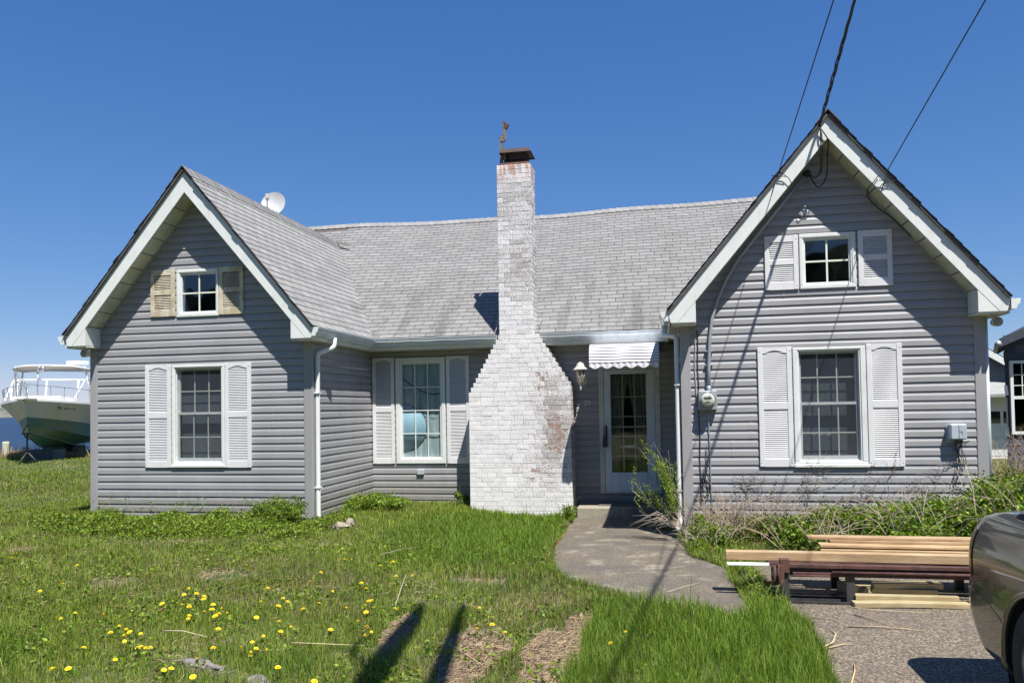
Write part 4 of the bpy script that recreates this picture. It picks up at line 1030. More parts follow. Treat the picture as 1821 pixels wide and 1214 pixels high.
# ================================================================== GROUND
_tab = NR.random((6, 256, 256))
def vn(x, y, s, k=0):
    x = np.asarray(x) * s + 1000; y = np.asarray(y) * s + 1000; xi = np.floor(x).astype(int); yi = np.floor(y).astype(int); fx = x - xi; fy = y - yi
    fx = fx * fx * (3 - 2 * fx); fy = fy * fy * (3 - 2 * fy); t = _tab[k]
    g = lambda a, b: t[a % 256, b % 256]
    return (g(xi, yi) * (1 - fx) + g(xi + 1, yi) * fx) * (1 - fy) + (g(xi, yi + 1) * (1 - fx) + g(xi + 1, yi + 1) * fx) * fy
def fbm(x, y, s, k=0): return (vn(x, y, s, k) + .5 * vn(x, y, s * 2.1, (k + 1) % 6) + .25 * vn(x, y, s * 4.3, (k + 2) % 6)) / 1.75
def inpoly(x, y, poly):
    r = np.zeros(len(x), bool); n = len(poly)
    for i in range(n):
        x1, y1 = poly[i]; x2, y2 = poly[(i + 1) % n]
        c = ((y1 > y) != (y2 > y)) & (x < (x2 - x1) * (y - y1) / (y2 - y1 + 1e-12) + x1); r ^= c
    return r
def _S(t): t = np.clip(t, 0, 1); return t * t * (3 - 2 * t)
def dip(x, y): x = np.asarray(x, dtype=float); y = np.asarray(y, dtype=float); return -.15 * _S((y - 8.8) / 2.4) * _S((x + 3.6) / 1.5) * _S((.9 - x) / .6)
def gz(x, y): return (fbm(x, y, .9, 2) - .5) * .05 * np.clip((np.abs(np.asarray(y) - 7) < 60), 0, 1) * (1 - .6 * _S((np.asarray(x, dtype=float) + 1.6) / .4)) + dip(x, y)
# ground sheet: fine in front of the house, coarse far away
def grid(name, xs, ys, mat, kind='structure', zf=None, **k):
    X, Y_ = np.meshgrid(xs, ys); Z_ = zf(X, Y_); v = np.stack([X.ravel(), Y_.ravel(), Z_.ravel()], 1); nx = len(xs)
    i = np.arange((len(ys) - 1) * (nx - 1)); r = i // (nx - 1); c = i % (nx - 1); a = r * nx + c
    f = np.stack([a, a + 1, a + nx + 1, a + nx], 1)
    return finish(name, v, f, [MT[mat]], None, Vector((0, 0, 0)), smooth=np.ones(len(f), bool), kind=kind, **k)
xs = np.unique(np.concatenate([np.linspace(-400, -30, 20), np.linspace(-30, 6, 181), np.linspace(6, 400, 30)]))
ys = np.unique(np.concatenate([np.linspace(-200, -4, 20), np.linspace(-4, 14, 121), np.linspace(14, 31, 40)]))
def gfun(X, Y_):
    z = gz(X, Y_); bank = np.clip((Y_ - 29.2) / 1.8, 0, 1) * (X < -9); return z - bank * 1.3
grid('lawn', xs, ys, 'soil', zf=gfun)
grid('back_yard', np.linspace(-8, 400, 40), np.linspace(30.99, 300, 20), 'soil', zf=lambda X, Y_: 0 * X - .01)
PATH = [(-1.60, 11.6), (-1.443, 12.4), (-1.435, 11.66), (-1.409, 10.907), (-1.34, 9.9), (-1.264, 8.917), (-1.20, 8.3), (-1.12, 7.85), (-.969, 7.436), (-.716, 7.119), (-.445, 6.803), (-.136, 6.569), (.184, 6.346), (.45, 6.22), (.60, 6.30), (.625, 6.698), (.60, 6.93), (.58, 7.553), (.565, 8.076), (.378, 8.47), (.255, 8.715), (.226, 9.381), (.179, 10.43), (.16, 10.6), (.153, 11.27), (.15, 12.5)]
def smooth_poly(P, n=4):
    out = []; m_ = len(P)
    for i in range(m_):
        p0, p1, p2, p3 = [np.array(P[(i + k - 1) % m_]) for k in range(4)]
        for t in np.linspace(0, 1, n, endpoint=False): out.append(tuple(.5 * ((2 * p1) + (-p0 + p2) * t + (2 * p0 - 5 * p1 + 4 * p2 - p3) * t * t + (-p0 + 3 * p1 - 3 * p2 + p3) * t ** 3)))
    return out
PATHS = smooth_poly(PATH[1:-1], 4); PATHS = [(x + R.uniform(-.008, .008), y + R.uniform(-.008, .008)) for x, y in PATHS]
PATHS = PATHS + [(.21, 11.4), (.21, 12.6), (-1.443, 12.6)]
bm = bmesh.new(); bm.faces.new([bm.verts.new((x, y, .018)) for x, y in PATHS]); bmesh.ops.triangulate(bm, faces=bm.faces[:])
for yy in np.arange(6.4, 12.5, .2): bmesh.ops.bisect_plane(bm, geom=bm.verts[:] + bm.edges[:] + bm.faces[:], plane_co=(0, yy, 0), plane_no=(0, 1, 0))
for v_ in bm.verts: v_.co.z = .018 + float(dip(v_.co.x, v_.co.y))
me = bpy.data.meshes.new('path'); bm.to_mesh(me); bm.free(); me.materials.append(MT['path']); po = bpy.data.objects.new('path', me); COL.objects.link(po); po['kind'] = 'structure'
m = MB(); n = len(PATHS)
for i in range(n):
    (xa_, ya_), (xb_, yb_) = PATHS[i], PATHS[(i + 1) % n]; za_, zb2 = float(dip(xa_, ya_)), float(dip(xb_, yb_)); m.face([(xa_, ya_, .018 + za_), (xb_, yb_, .018 + zb2), (xb_, yb_, -.04 + zb2), (xa_, ya_, -.04 + za_)])
m.build('path', 'path', kind='structure')
DRIVE = [(.90, 1.0), (.90, 4.0), (.936, 4.92), (.985, 5.4), (1.0, 5.888), (.95, 6.4), (.90, 6.9), (.83, 7.57), (.80, 8.2), (1.2, 8.45), (1.75, 8.55), (2.6, 8.75), (3.3, 9.0), (6.5, 9.3), (6.5, 1.0), (6.5, -30), (.9, -30)]
DRS = [(x + R.uniform(-.012, .012), y) for x, y in DRIVE]
m = MB(); n = len(DRS); m.mesh([(x, y, .026) for x, y in DRS] + [(x, y, -.03) for x, y in DRS], [tuple(range(n))] + [(i, (i + 1) % n, n + (i + 1) % n, n + i) for i in range(n)])
m.build('driveway', 'aggregate', kind='structure')
st_ = thing('entry_step', (-.55, 12.9, -.1), 'low concrete step below the glass front door', 'step')
m = MB(); m.cbox((-1.40, 12.56, -.16), (.225, 13.235, .030), .012); m.build('slab', 'step', st_)
dm = MB(); dm.cbox((-1.07, 12.78, .0305), (-.12, 13.20, .048), .004)
dm.build('door_mat', simple('mat_brown', (.10, .08, .075), (.16, .13, .12), 40, .95), None, 'worn brown door mat lying on the concrete step', 'door mat', base=(-.56, 12.9, .03))
# dirt patches with dead thatch
def blob(cx, cy, rx, ry, n=26, rot=0):
    out = []
    for i in range(n):
        t = 2 * math.pi * i / n; k = 1 + R.uniform(-.13, .13) + .08 * math.sin(3 * t); x = rx * k * math.cos(t); y = ry * k * math.sin(t)
        out.append((cx + x * math.cos(rot) - y * math.sin(rot), cy + x * math.sin(rot) + y * math.cos(rot)))
    return out
DIRT = [blob(-1.28, 5.12, .24, .60), blob(-.76, 5.1, .19, .72), blob(-.66, 5.85, .10, .35), blob(-1.93, 5.5, .10, .55, rot=.12), blob(-4.35, 7.2, .35, .25), blob(-5.3, 6.8, .3, .2), blob(-6.4, 8.9, .9, .18), blob(-.28, 5.9, .05, .1), blob(-1.75, 7.25, .35, .16), blob(-7.6, 8.3, .3, .25), blob(-3.0, 4.62, .5, .1, rot=-.4), blob(-9.3, 9.9, .5, .25), blob(-8.5, 10.0, .35, .15)]
for d in DIRT[:4]:
    m = MB(); c = (sum(p[0] for p in d) / len(d), sum(p[1] for p in d) / len(d))
    V = [(c[0], c[1], float(gz(c[0], c[1])) + .018)]
    for rr in (.35, .7, 1.0):
        for p in d: x, y = c[0] + (p[0] - c[0]) * rr, c[1] + (p[1] - c[1]) * rr; V.append((x, y, float(gz(x, y)) + .016 * (1.1 - rr) + .003 + R.uniform(0, .004)))
    nn = len(d); F = [(0, 1 + i, 1 + (i + 1) % nn) for i in range(nn)] + [(1 + r * nn + i, 1 + (r + 1) * nn + i, 1 + (r + 1) * nn + (i + 1) % nn, 1 + r * nn + (i + 1) % nn) for r in range(2) for i in range(nn)]
    m.mesh(V, F, smooth=True); m.build('dirt', 'thatch', kind='structure')
m = MB(); m.box((-1500, 15, -1.0), (-8.0, 3000, -.98)); m.box((-8.0, 300, -1.0), (1500, 3000, -.98))
wv = MB(); wv.face([(-2500, 20, -.85), (400, 20, -.85), (400, 3500, -.85), (-2500, 3500, -.85)]); wv.build('water', 'water', kind='structure')
# far shore
m = MB(); n = 160; vs = []
for i in range(n + 1):
    x = -1300 + 2100 * i / n; h = 5 + 9 * float(fbm(x, 3.1, .011, 1)) + 5 * float(vn(x, 9., .06, 3))
    vs += [(x, 900, -1), (x, 905, .8), (x, 925, h * .5), (x, 960, h), (x, 1100, h * .8)]
m.mesh(vs, [(5 * i + j, 5 * i + 5 + j, 5 * i + 6 + j, 5 * i + 1 + j) for i in range(n) for j in range(4)], 0, smooth=True); m.build('far_shore', 'shore', kind='structure')

# added tree belt behind the camera, darkens window reflections and dims horizon fill
m = MB(); n = 90; vs = []
for i in range(n + 1):
    t = i / n; x = -70 + 140 * t; y = -26 - 6 * math.sin(t * 9) * .3; hh = 8 + 4 * float(fbm(x, 1., .12, 2)) + 2.5 * float(vn(x, 4., .6, 3))
    for k, (dy, f_) in enumerate(((0, 0), (.6, .25), (-.3, .5), (-.8, .75), (-2.4, 1.0), (-7, .9))): vs.append((x, y + dy + R.uniform(-.7, .7), -.2 + hh * f_ + R.uniform(-.3, .3)))
m.mesh(vs, [(6 * i + j, 6 * i + 6 + j, 6 * i + 7 + j, 6 * i + 1 + j) for i in range(n) for j in range(5)], 0)
m.build('added_woods', simple('added_woods_green', (.035, .055, .02), (.012, .02, .008), 1.2, .95, bump=1, bscale=3), None, 'added unseen tree belt behind the camera that darkens window reflections', 'added_woods', kind='stuff')
# ------------------------------------------------------------------ GRASS
HOUSE_FP = [(-8.85, 10.83), (-5.08, 10.83), (-5.08, 13.27), (-3.2, 13.27), (-3.2, 12.68), (-1.46, 12.68), (-1.46, 13.27), (.24, 13.27), (.24, 10.6), (3.95, 10.6), (3.95, 20.7), (-8.85, 20.7)]
STEP = [(-1.42, 12.5), (.24, 12.5), (.24, 13.3), (-1.42, 13.3)]
PAL = np.array([(.108, .188, .025), (.185, .262, .034), (.265, .310, .056), (.27, .23, .11), (.17, .11, .05)])
def blades(name, x, y, hgt, wid, colw, seed, mat='grass', lean=.45, label=None):
    rg = np.random.default_rng(seed); n = len(x); z = gz(x, y)
    a = rg.uniform(0, 2 * np.pi, n); ln = rg.uniform(.05, lean, n) + rg.random(n) ** 6 * .5; la = rg.uniform(0, 2 * np.pi, n)
    dx, dy = np.cos(a) * wid, np.sin(a) * wid; lx, ly = np.cos(la) * ln * hgt, np.sin(la) * ln * hgt
    P = np.empty((n, 5, 3), np.float32)
    P[:, 0] = np.stack([x - dx, y - dy, z - .004], 1); P[:, 1] = np.stack([x + dx, y + dy, z - .004], 1)
    P[:, 2] = np.stack([x + dx * .8 + lx * .35, y + dy * .8 + ly * .35, z + hgt * .6], 1); P[:, 3] = np.stack([x - dx * .8 + lx * .35, y - dy * .8 + ly * .35, z + hgt * .6], 1)
    P[:, 4] = np.stack([x + lx, y + ly, z + hgt * (1 - .3 * ln)], 1)
    b = (np.arange(n) * 5)[:, None]; tris = np.concatenate([b + np.array([[0, 1, 2]]), b + np.array([[0, 2, 3]]), b + np.array([[3, 2, 4]])], 0)
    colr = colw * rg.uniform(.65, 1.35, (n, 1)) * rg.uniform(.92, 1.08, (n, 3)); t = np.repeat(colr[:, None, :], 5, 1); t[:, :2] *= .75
    return finish(name, P.reshape(-1, 3), tris, [MT[mat]], None, Vector((0, 0, 0)), tints=t.reshape(-1, 3), kind='stuff', label=label, cat='grass' if label else None)
def grass_region(n, xr, yr, rg):
    return rg.uniform(*xr, n), rg.uniform(*yr, n)
def mask_free(x, y, pad=0):
    ok = ~inpoly(x, y, PATHS) & ~inpoly(x, y, DRIVE) & ~inpoly(x, y, HOUSE_FP) & ~inpoly(x, y, STEP); return ok
def prefix_view(x, y):   # keep what this side of the yard can show (a wide wedge in front of the camera)
    return (y > 3.6 + .0 * x) & (x > -1.15 * y - 1.5)
rg = np.random.default_rng(5)
X, Y_ = [], []
for (dens, xr, yr) in ((3800, (-6.5, 1.6), (4.0, 6.2)), (2300, (-8.5, 1.2), (6.2, 8.6)), (1500, (-11, 1.0), (8.6, 13.3)), (380, (-24, -8.6), (9.5, 20)), (150, (-34, -8.9), (20, 29.5)), (900, (.2, 4.2), (8.4, 10.8)), (250, (4.0, 9), (9.3, 22))):
    n = int(dens * (xr[1] - xr[0]) * (yr[1] - yr[0])); x, y = grass_region(n, xr, yr, rg); k = prefix_view(x, y); X.append(x[k]); Y_.append(y[k])
x = np.concatenate(X); y = np.concatenate(Y_)
ok = mask_free(x, y); x, y = x[ok], y[ok]
dist = np.hypot(x, y)
dirtm = np.zeros(len(x)); 
for i, d in enumerate(DIRT): dirtm = np.maximum(dirtm, inpoly(x, y, d) * (1.0 if i < 4 else .75))
keep = rg.random(len(x)) > dirtm * (.72 + .5 * (fbm(x, y, 5, 2) - .35)); x, y, dist, dirtm = x[keep], y[keep], dist[keep], dirtm[keep]
big = fbm(x, y, .55, 0); med = fbm(x, y, 2.2, 3); fin = vn(x, y, 7, 4)
# lush strip in front of the chimney and along the path; dry, short turf to the left
lush = np.clip(1.2 - np.hypot((x + 1.9) / 2.0, (y - 10.2) / 2.9), 0, 1) + np.clip(1 - np.abs(np.hypot(x + .2, (y - 5.3)) - .8) / .9, 0, 1) * .9 * (x > -.6) + .75 * np.clip((x + .9) / .9, 0, 1) * np.clip((7.0 - y) / .8, 0, 1) + np.clip(1 - np.hypot((x + 5.2) / 1.6, (y - 4.6) / .9), 0, 1) * .9 + np.clip(1 - np.hypot((x + 2.4) / .8, (y - 4.7) / .6), 0, 1) * .5
lush = np.clip(lush, 0, 1); dry = np.clip((big - .42) * 2.6 + (med - .5) * 1.8 + .06 - lush * 1.1, 0, 1); dry = np.clip(dry + dirtm * .5, 0, 1)
dry = np.where(x < -8.9, np.clip(dry * .6 + .15, 0, 1), dry)
u = rg.random(len(x)); c = np.empty((len(x), 3))
sel = np.where(u < dry * .42, 3, np.where(u < dry * .55, 4, np.where(u < dry * .55 + .30 + .2 * fin, 1, np.where(u < .92 - .3 * lush, 2, 0))))
sel = np.where((lush > .35) & (u > .25), np.where(rg.random(len(x)) < .55, 0, 1), sel); c = PAL[sel]
c = c * (1 + .25 * lush[:, None] * np.array([[.3, .5, 0]]))
hg = (.035 + .05 * med + .05 * big * fin + .080 * lush * (.5 + fin)) * rg.uniform(.55, 1.25, len(x)); hg = np.where(sel >= 3, hg * .8, hg) * (1 - .45 * dirtm)
tall = rg.random(len(x)) < .012; hg = np.where(tall, hg * 1.9, hg)
wd = np.clip(dist * .00042, .0014, .009)
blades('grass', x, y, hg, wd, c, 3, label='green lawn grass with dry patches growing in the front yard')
ex_, ey_ = [], []
for P_, lo_, hi_ in ((PATHS, 0, len(PATHS) - 4), (DRIVE, 1, 9)):
    for k_ in range(lo_, hi_ - (6 if P_ is PATHS else 0)):
        (xa_, ya_), (xb_, yb_) = P_[k_], P_[k_ + 1]; L_ = math.hypot(xb_ - xa_, yb_ - ya_); nb = int(L_ * 420)
        t_ = rg.random(nb); px_, py_ = xa_ + (xb_ - xa_) * t_, ya_ + (yb_ - ya_) * t_; off = np.abs(rg.normal(0, .030, nb)) * (.3 + 1.6 * (vn(px_, py_, 4, 1) > .5)) * (1 if P_ is DRIVE else -1)
        nx_, ny_ = (yb_ - ya_) / max(L_, 1e-6), -(xb_ - xa_) / max(L_, 1e-6); ex_.append(px_ + nx_ * off * -1); ey_.append(py_ + ny_ * off * -1)
ex_, ey_ = np.concatenate(ex_), np.concatenate(ey_); q_ = (ey_ < 11.7) & (ey_ > 4.2); ex_, ey_ = ex_[q_], ey_[q_]
blades('edge_grass', ex_, ey_, rg.uniform(.05, .15, len(ex_)), np.clip(np.hypot(ex_, ey_) * .0004, .0014, .004), PAL[rg.choice(4, len(ex_), p=(.4, .35, .17, .08))], 77, lean=1.0, label='grass blades creeping over the edges of path and driveway')
# dead thatch: flat-lying pale straws everywhere
n = 26000; x = rg.uniform(-9, 1.2, n); y = rg.uniform(4.2, 10.6, n); ok = mask_free(x, y) & prefix_view(x, y)
dm_ = np.zeros(n)
for d in DIRT: dm_ = np.maximum(dm_, inpoly(x, y, d))
ok &= (rg.random(n) < .25 + .75 * dm_ + .3 * (fbm(x, y, 1.2, 5) > .55))
x, y = x[ok], y[ok]
ex = []; 
for d in DIRT[:4]:
    cx_, cy_ = np.mean([p[0] for p in d]), np.mean([p[1] for p in d]); k = rg.normal(0, .30, (2300, 2)); xx, yy = cx_ + k[:, 0] * .55, cy_ + k[:, 1] * 1.25; q = inpoly(xx, yy, d); ex.append(np.stack([xx[q], yy[q]], 1))
ex = np.concatenate(ex); x = np.concatenate([x, ex[:, 0]]); y = np.concatenate([y, ex[:, 1]]); n = len(x)
a = rg.uniform(0, np.pi, n); Ls = rg.uniform(.02, .08, n); z = gz(x, y) + rg.uniform(.015, .04, n); wdt = np.full(n, .0013)
cx_, cy_ = np.cos(a), np.sin(a); dz_ = rg.uniform(-.01, .015, n)
P = np.empty((n, 4, 3), np.float32)
for k, (sa, sb) in enumerate(((-1, -1), (1, -1), (1, 1), (-1, 1))): P[:, k] = np.stack([x + cx_ * Ls / 2 * sa - cy_ * wdt * sb, y + cy_ * Ls / 2 * sa + cx_ * wdt * sb, z + dz_ * sa + .001 * sb], 1)
colr = np.array([[.27, .20, .12]]) * rg.uniform(.35, 1.5, (n, 1)); t = np.repeat(colr[:, None, :], 4, 1)
finish('straw', P.reshape(-1, 3), np.arange(n * 4).reshape(n, 4), [MT['stem']], None, Vector((0, 0, 0)), tints=t.reshape(-1, 3), kind='stuff', label='scattered dead straw lying in the lawn', cat='straw')
# tan reed strip along the bank
n = 30000; x = rg.uniform(-42, -14, n); y = 26.3 + rg.random(n) * 3.0 + .3 * vn(x, x * 0, 2, 1); k = x > -1.3 * y; x, y = x[k], y[k]
c = np.array([[.42, .31, .20]]) * np.ones((len(x), 1)); gsel = rg.random(len(x)) < .15; c[gsel] = (.16, .2, .07)
blades('reed_strip', x, y, rg.uniform(.06, .22, len(x)) + (rg.random(len(x)) < .04) * .35, np.full(len(x), .012), c, 9, label='strip of tan dead reeds along the water edge')

# ------------------------------------------------------------------ foliage helpers
def leaves(parent, name, pts, size, cols, seed, up=.4, fold=.25, asp=.5):
    rg = np.random.default_rng(seed); n = len(pts); P0 = np.asarray(pts)
    d = rg.normal(0, 1, (n, 3)); d[:, 2] = np.abs(d[:, 2]) * .4 + up * rg.random(n); d /= np.linalg.norm(d, axis=1)[:, None]
    q = rg.normal(0, 1, (n, 3)); q[:, 2] *= .35; sd = np.cross(d, q); sd /= np.linalg.norm(sd, axis=1)[:, None] + 1e-9; nn = np.cross(sd, d)
    s = size * rg.uniform(.6, 1.3, n)[:, None]
    P = np.empty((n, 4, 3), np.float32)
    P[:, 0] = P0 - d * s * .5; P[:, 1] = P0 + sd * s * asp * .5 + nn * s * fold * .4; P[:, 2] = P0 + d * s * .5 - nn * s * .12; P[:, 3] = P0 - sd * s * asp * .5 + nn * s * fold * .4
    b = (np.arange(n) * 4)[:, None]; tr_ = np.concatenate([b + np.array([[0, 1, 2]]), b + np.array([[0, 2, 3]])], 0)
    t = np.repeat((cols * rg.uniform(.6, 1.4, (n, 1)))[:, None, :], 4, 1)
    base = BASE[parent.name] if parent else Vector((0, 0, 0))
    return finish(name, P.reshape(-1, 3) - np.array(base, dtype=np.float32), tr_, [MT['leaf']], parent, base, tints=t.reshape(-1, 3))
G_Y = np.array([.25, .33, .04]); G_M = np.array([.14, .235, .028]); G_D = np.array([.04, .09, .014]); BR = np.array([.20, .12, .05])
def palette(n, rg, w=(.35, .45, .17, .03)):
    k = rg.choice(4, n, p=w); return np.array([G_Y, G_M, G_D, BR])[k]
def shrub(name, loc, label, cat, blobs, nl, lsize, seed, stems=0, stemcol=(.33, .26, .19), stem_h=.6, w=(.35, .45, .17, .03), group=None, arch=.5, spread=.5):
    th = thing(name, loc, label, cat, group); rg = np.random.default_rng(seed); rr = random.Random(seed)
    tot = sum(b[3] * b[4] * b[5] for b in blobs); pts = []
    for (cx, cy, cz, rx, ry, rz) in blobs:
        # several sub-clumps for an uneven outline
        k = max(4, int(nl * rx * ry * rz / tot)); nc = max(5, k // 60)
        cc = rg.normal(0, 1, (nc, 3)); cc /= np.linalg.norm(cc, axis=1)[:, None]; cc *= rg.uniform(.25, 1.0, (nc, 1)); idx = rg.integers(0, nc, k)
        p = cc[idx] + rg.normal(0, .17, (k, 3)); p = p * np.array([rx, ry, rz]) + np.array([cx, cy, cz]); p[:, 2] = np.maximum(p[:, 2], dip(p[:, 0], p[:, 1]) + .02 + rg.random(k) * .05); pts.append(p)
    pts = np.concatenate(pts); o = leaves(th, 'foliage', pts, lsize, palette(len(pts), rg, w), seed + 1)
    if stems:
        m = MB()
        for s in range(stems):
            b = blobs[rr.randrange(len(blobs))]; x0 = b[0] + rr.uniform(-b[3], b[3]) * .9; y0 = b[1] + rr.uniform(-b[4], b[4]) * .7
            h = stem_h * rr.uniform(.4, 1.15); a = rr.uniform(0, 6.28); L_ = spread * rr.uniform(.2, 1.0); pts_ = []
            for k in range(6):
                t = k / 5; pts_.append((x0 + math.cos(a) * L_ * t + rr.uniform(-.015, .015), y0 + math.sin(a) * L_ * t * .6 + rr.uniform(-.015, .015), max(.01, h * (t * (1 + arch) - arch * t * t * 1.35))))
            kc = rr.uniform(.5, 1.3); c = [v * kc for v in stemcol]; m.tube(pts_, [.0042, .0038, .0033, .0027, .002, .001], 4, tint=c)
            for k in range(rr.randrange(0, 4)):
                p = Vector(pts_[rr.randrange(2, 5)]); m.tube([p, p + Vector((rr.uniform(-.1, .1), rr.uniform(-.08, .08), rr.uniform(-.02, .12)))], [.002, .0008], 3, tint=c)
        m.build('stems', 'stem', th)
    return th
# ivy / ground cover along the left wing
th = thing('ground_ivy', (-6.8, 10.1, 0), 'low yellow-green ivy spreading along the foot of the left gable wall', 'ground cover')
rg = np.random.default_rng(21); n = 30000; x = rg.uniform(-8.9, -4.4, n); y = rg.uniform(8.7, 10.82, n); ed = 9.55 - .35 * np.sin((x + 8.5) * 1.1) - .55 * np.clip((x + 7) / 2.5, 0, 1) + .35 * (fbm(x, y, 1.6, 1) - .5)
hgt = .05 + .42 * np.clip(fbm(x, y, 2.2, 2) - .25, 0, 1) ** 1.3; k = (y > ed) & (fbm(x, y, 2.2, 4) > .34); x, y, hgt = x[k], y[k], hgt[k]
z = hgt * np.sqrt(rg.random(len(x))) * np.clip((y - (9.55 - .9)) / .7, .35, 1) + .02
leaves(th, 'foliage', np.stack([x, y, z], 1), .042, palette(len(x), rg, (.52, .33, .12, .03)), 22, up=.5)
th['kind'] = 'stuff'
m = MB(); rr = random.Random(3)
for s in range(46):
    x0 = rr.uniform(-8.7, -5.2); y0 = 10.78; h = rr.uniform(.12, .40); m.tube([(x0, y0, 0), (x0 + rr.uniform(-.05, .05), y0 - .0, h * .5), (x0 + rr.uniform(-.1, .1), y0 - .02, h)], [.003, .0025, .001], 4, tint=(.22, .2, .08))
m.build('stems', 'stem', th)
pts = []; 
for s in range(46):
    x0 = rr.uniform(-8.7, -5.2); h = rr.uniform(.1, .34)
    for k in range(7): pts.append((x0 + rr.uniform(-.08, .08), 10.74 + rr.uniform(-.05, .03), h + rr.uniform(-.06, .06)))
leaves(th, 'climbing_leaves', np.array(pts), .035, palette(len(pts), rg, (.4, .4, .15, .05)), 23)
shrub('shrub', (-5.45, 10.5, 0), 'dense small-leaved green shrub at the right corner of the left gable', 'shrub', [(-5.42, 10.48, .20, .34, .26, .22), (-5.75, 10.5, .12, .22, .2, .15), (-5.25, 10.42, .17, .16, .18, .17)], 5200, .038, 31, 20, (.20, .16, .08), .45, (.38, .45, .17, 0), spread=.2)
shrub('weed_clump', (-4.75, 12.3, 0), 'bright green leafy weeds in the inner corner left of the entry window', 'weeds', [(-4.75, 12.35, .13, .42, .4, .15), (-4.35, 12.2, .09, .3, .35, .11), (-4.95, 12.0, .1, .2, .4, .12)], 4200, .045, 33, 24, (.16, .22, .07), .35, (.45, .45, .10, 0), spread=.15)
shrub('weed_clump', (-3.45, 13.05, 0), 'small dark green weed growing against the wall left of the chimney', 'weeds', [(-3.42, 13.02, .12, .14, .12, .13)], 420, .05, 35, 6, (.16, .2, .07), .3, (.2, .5, .3, 0), spread=.08)
shrub('weed_clump', (-1.5, 12.3, -.13), 'leafy weed tuft beside the left edge of the concrete step', 'weeds', [(-1.47, 12.2, -.02, .12, .4, .13)], 800, .04, 37, 10, (.16, .2, .07), .25, (.35, .5, .15, 0), spread=.12)
# brush along the right wing
shrub('bramble', (1.0, 9.6, 0), 'tangled dry bramble with tan stems below the electric meter', 'bramble', [(.62, 9.85, .14, .35, .4, .16), (1.15, 9.9, .16, .45, .4, .17)], 3600, 0.046, 41, 240, (.40, .31, .24), .62, (.25, .35, .2, .2), arch=.5, spread=.55)
shrub('evergreen_tuft', (.42, 9.35, 0), 'bright green feathery tuft at the right edge of the path', 'shrub', [(.40, 9.35, .17, .18, .18, .2), (.62, 9.3, .11, .2, .2, .13), (.35, 9.1, .07, .2, .2, .09)], 3200, .032, 43, 60, (.40, .33, .24), .38, (.5, .38, .12, 0), arch=.9, spread=.4)
shrub('bramble', (2.0, 9.7, 0), 'leafy bramble with arching dry canes under the right gable window', 'bramble', [(1.55, 9.6, .15, .4, .4, .17), (2.0, 9.8, .18, .45, .4, .22), (1.7, 9.2, .09, .5, .2, .1)], 15000, 0.050, 45, 90, (.42, .33, .25), .6, (.35, .42, .2, .03), arch=.8, spread=.8)
shrub('bramble', (2.9, 9.9, 0), 'thick green bramble with pale canes under the grey utility box', 'bramble', [(2.65, 9.75, .20, .45, .45, .24), (3.15, 10.0, .24, .4, .4, .28), (2.6, 9.35, .12, .5, .3, .14)], 20000, 0.053, 47, 80, (.45, .38, .29), .75, (.38, .42, .17, .03), arch=.8, spread=.9)
shrub('hedge_plant', (3.9, 10.2, 0), 'tall green bush growing past the right corner of the house', 'bush', [(3.75, 10.1, .33, .4, .4, .36), (4.25, 10.2, .38, .35, .5, .36), (3.6, 9.6, .2, .4, .3, .22), (4.3, 9.5, .2, .5, .35, .3)], 26000, 0.055, 49, 80, (.46, .37, .27), 1.05, (.36, .42, .19, .03), arch=.6, spread=1.0)
shrub('dry_brush', (4.9, 12.2, 0), 'heap of dry tan brush between the two houses', 'brush', [(4.7, 12.0, .35, .5, .5, .4), (5.3, 12.5, .4, .5, .5, .4)], 5000, .05, 51, 200, (.42, .30, .21), 1.3, (.4, .25, .15, .2), arch=.5, spread=.9)
# vines on the wall
vine = thing('wall_vine', (2.2, YR - .05, 0), 'dry brown vine climbing the siding below the right gable window', 'vine')
m = MB(); rr = random.Random(8)
def twig(x, z, L_, a, d):
    pts = [(x, YR - .035, z)]
    for k in range(5):
        a += rr.uniform(-.45, .45); x += math.cos(a) * L_ / 5; z += math.sin(a) * L_ / 5; pts.append((x, YR - .04 - rr.uniform(0, .03), max(z, .02)))
    m.tube(pts, [.0045 * (1 - .12 * k) / (1 + d * .5) for k in range(6)], 4, tint=(.17, .12, .09))
    if d < 3:
        for k in range(2 if d else 3): p = pts[rr.randrange(1, 6)]; twig(p[0], p[2], L_ * .6, a + rr.uniform(-1.2, 1.2), d + 1)
for x_ in (2.32, 2.35, 3.25, 3.22, 1.75, 2.75, 1.1, .75): twig(x_, .25, .42, 1.5, 0)
twig(1.7, .66, .5, .1, 1); twig(2.25, .70, .4, 3.0, 1); twig(1.3, .45, .4, .6, 1)
m.build('stems', 'stem', vine)
pts = [(x_ + rr.uniform(-.25, .25), YR - .06, rr.uniform(.3, .72)) for x_ in (2.3, 3.2, 1.9, 1.2, 2.7, .8) for k in range(16)]; leaves(vine, 'foliage', np.array(pts), .03, palette(len(pts), np.random.default_rng(4), (.1, .3, .2, .4)), 5)
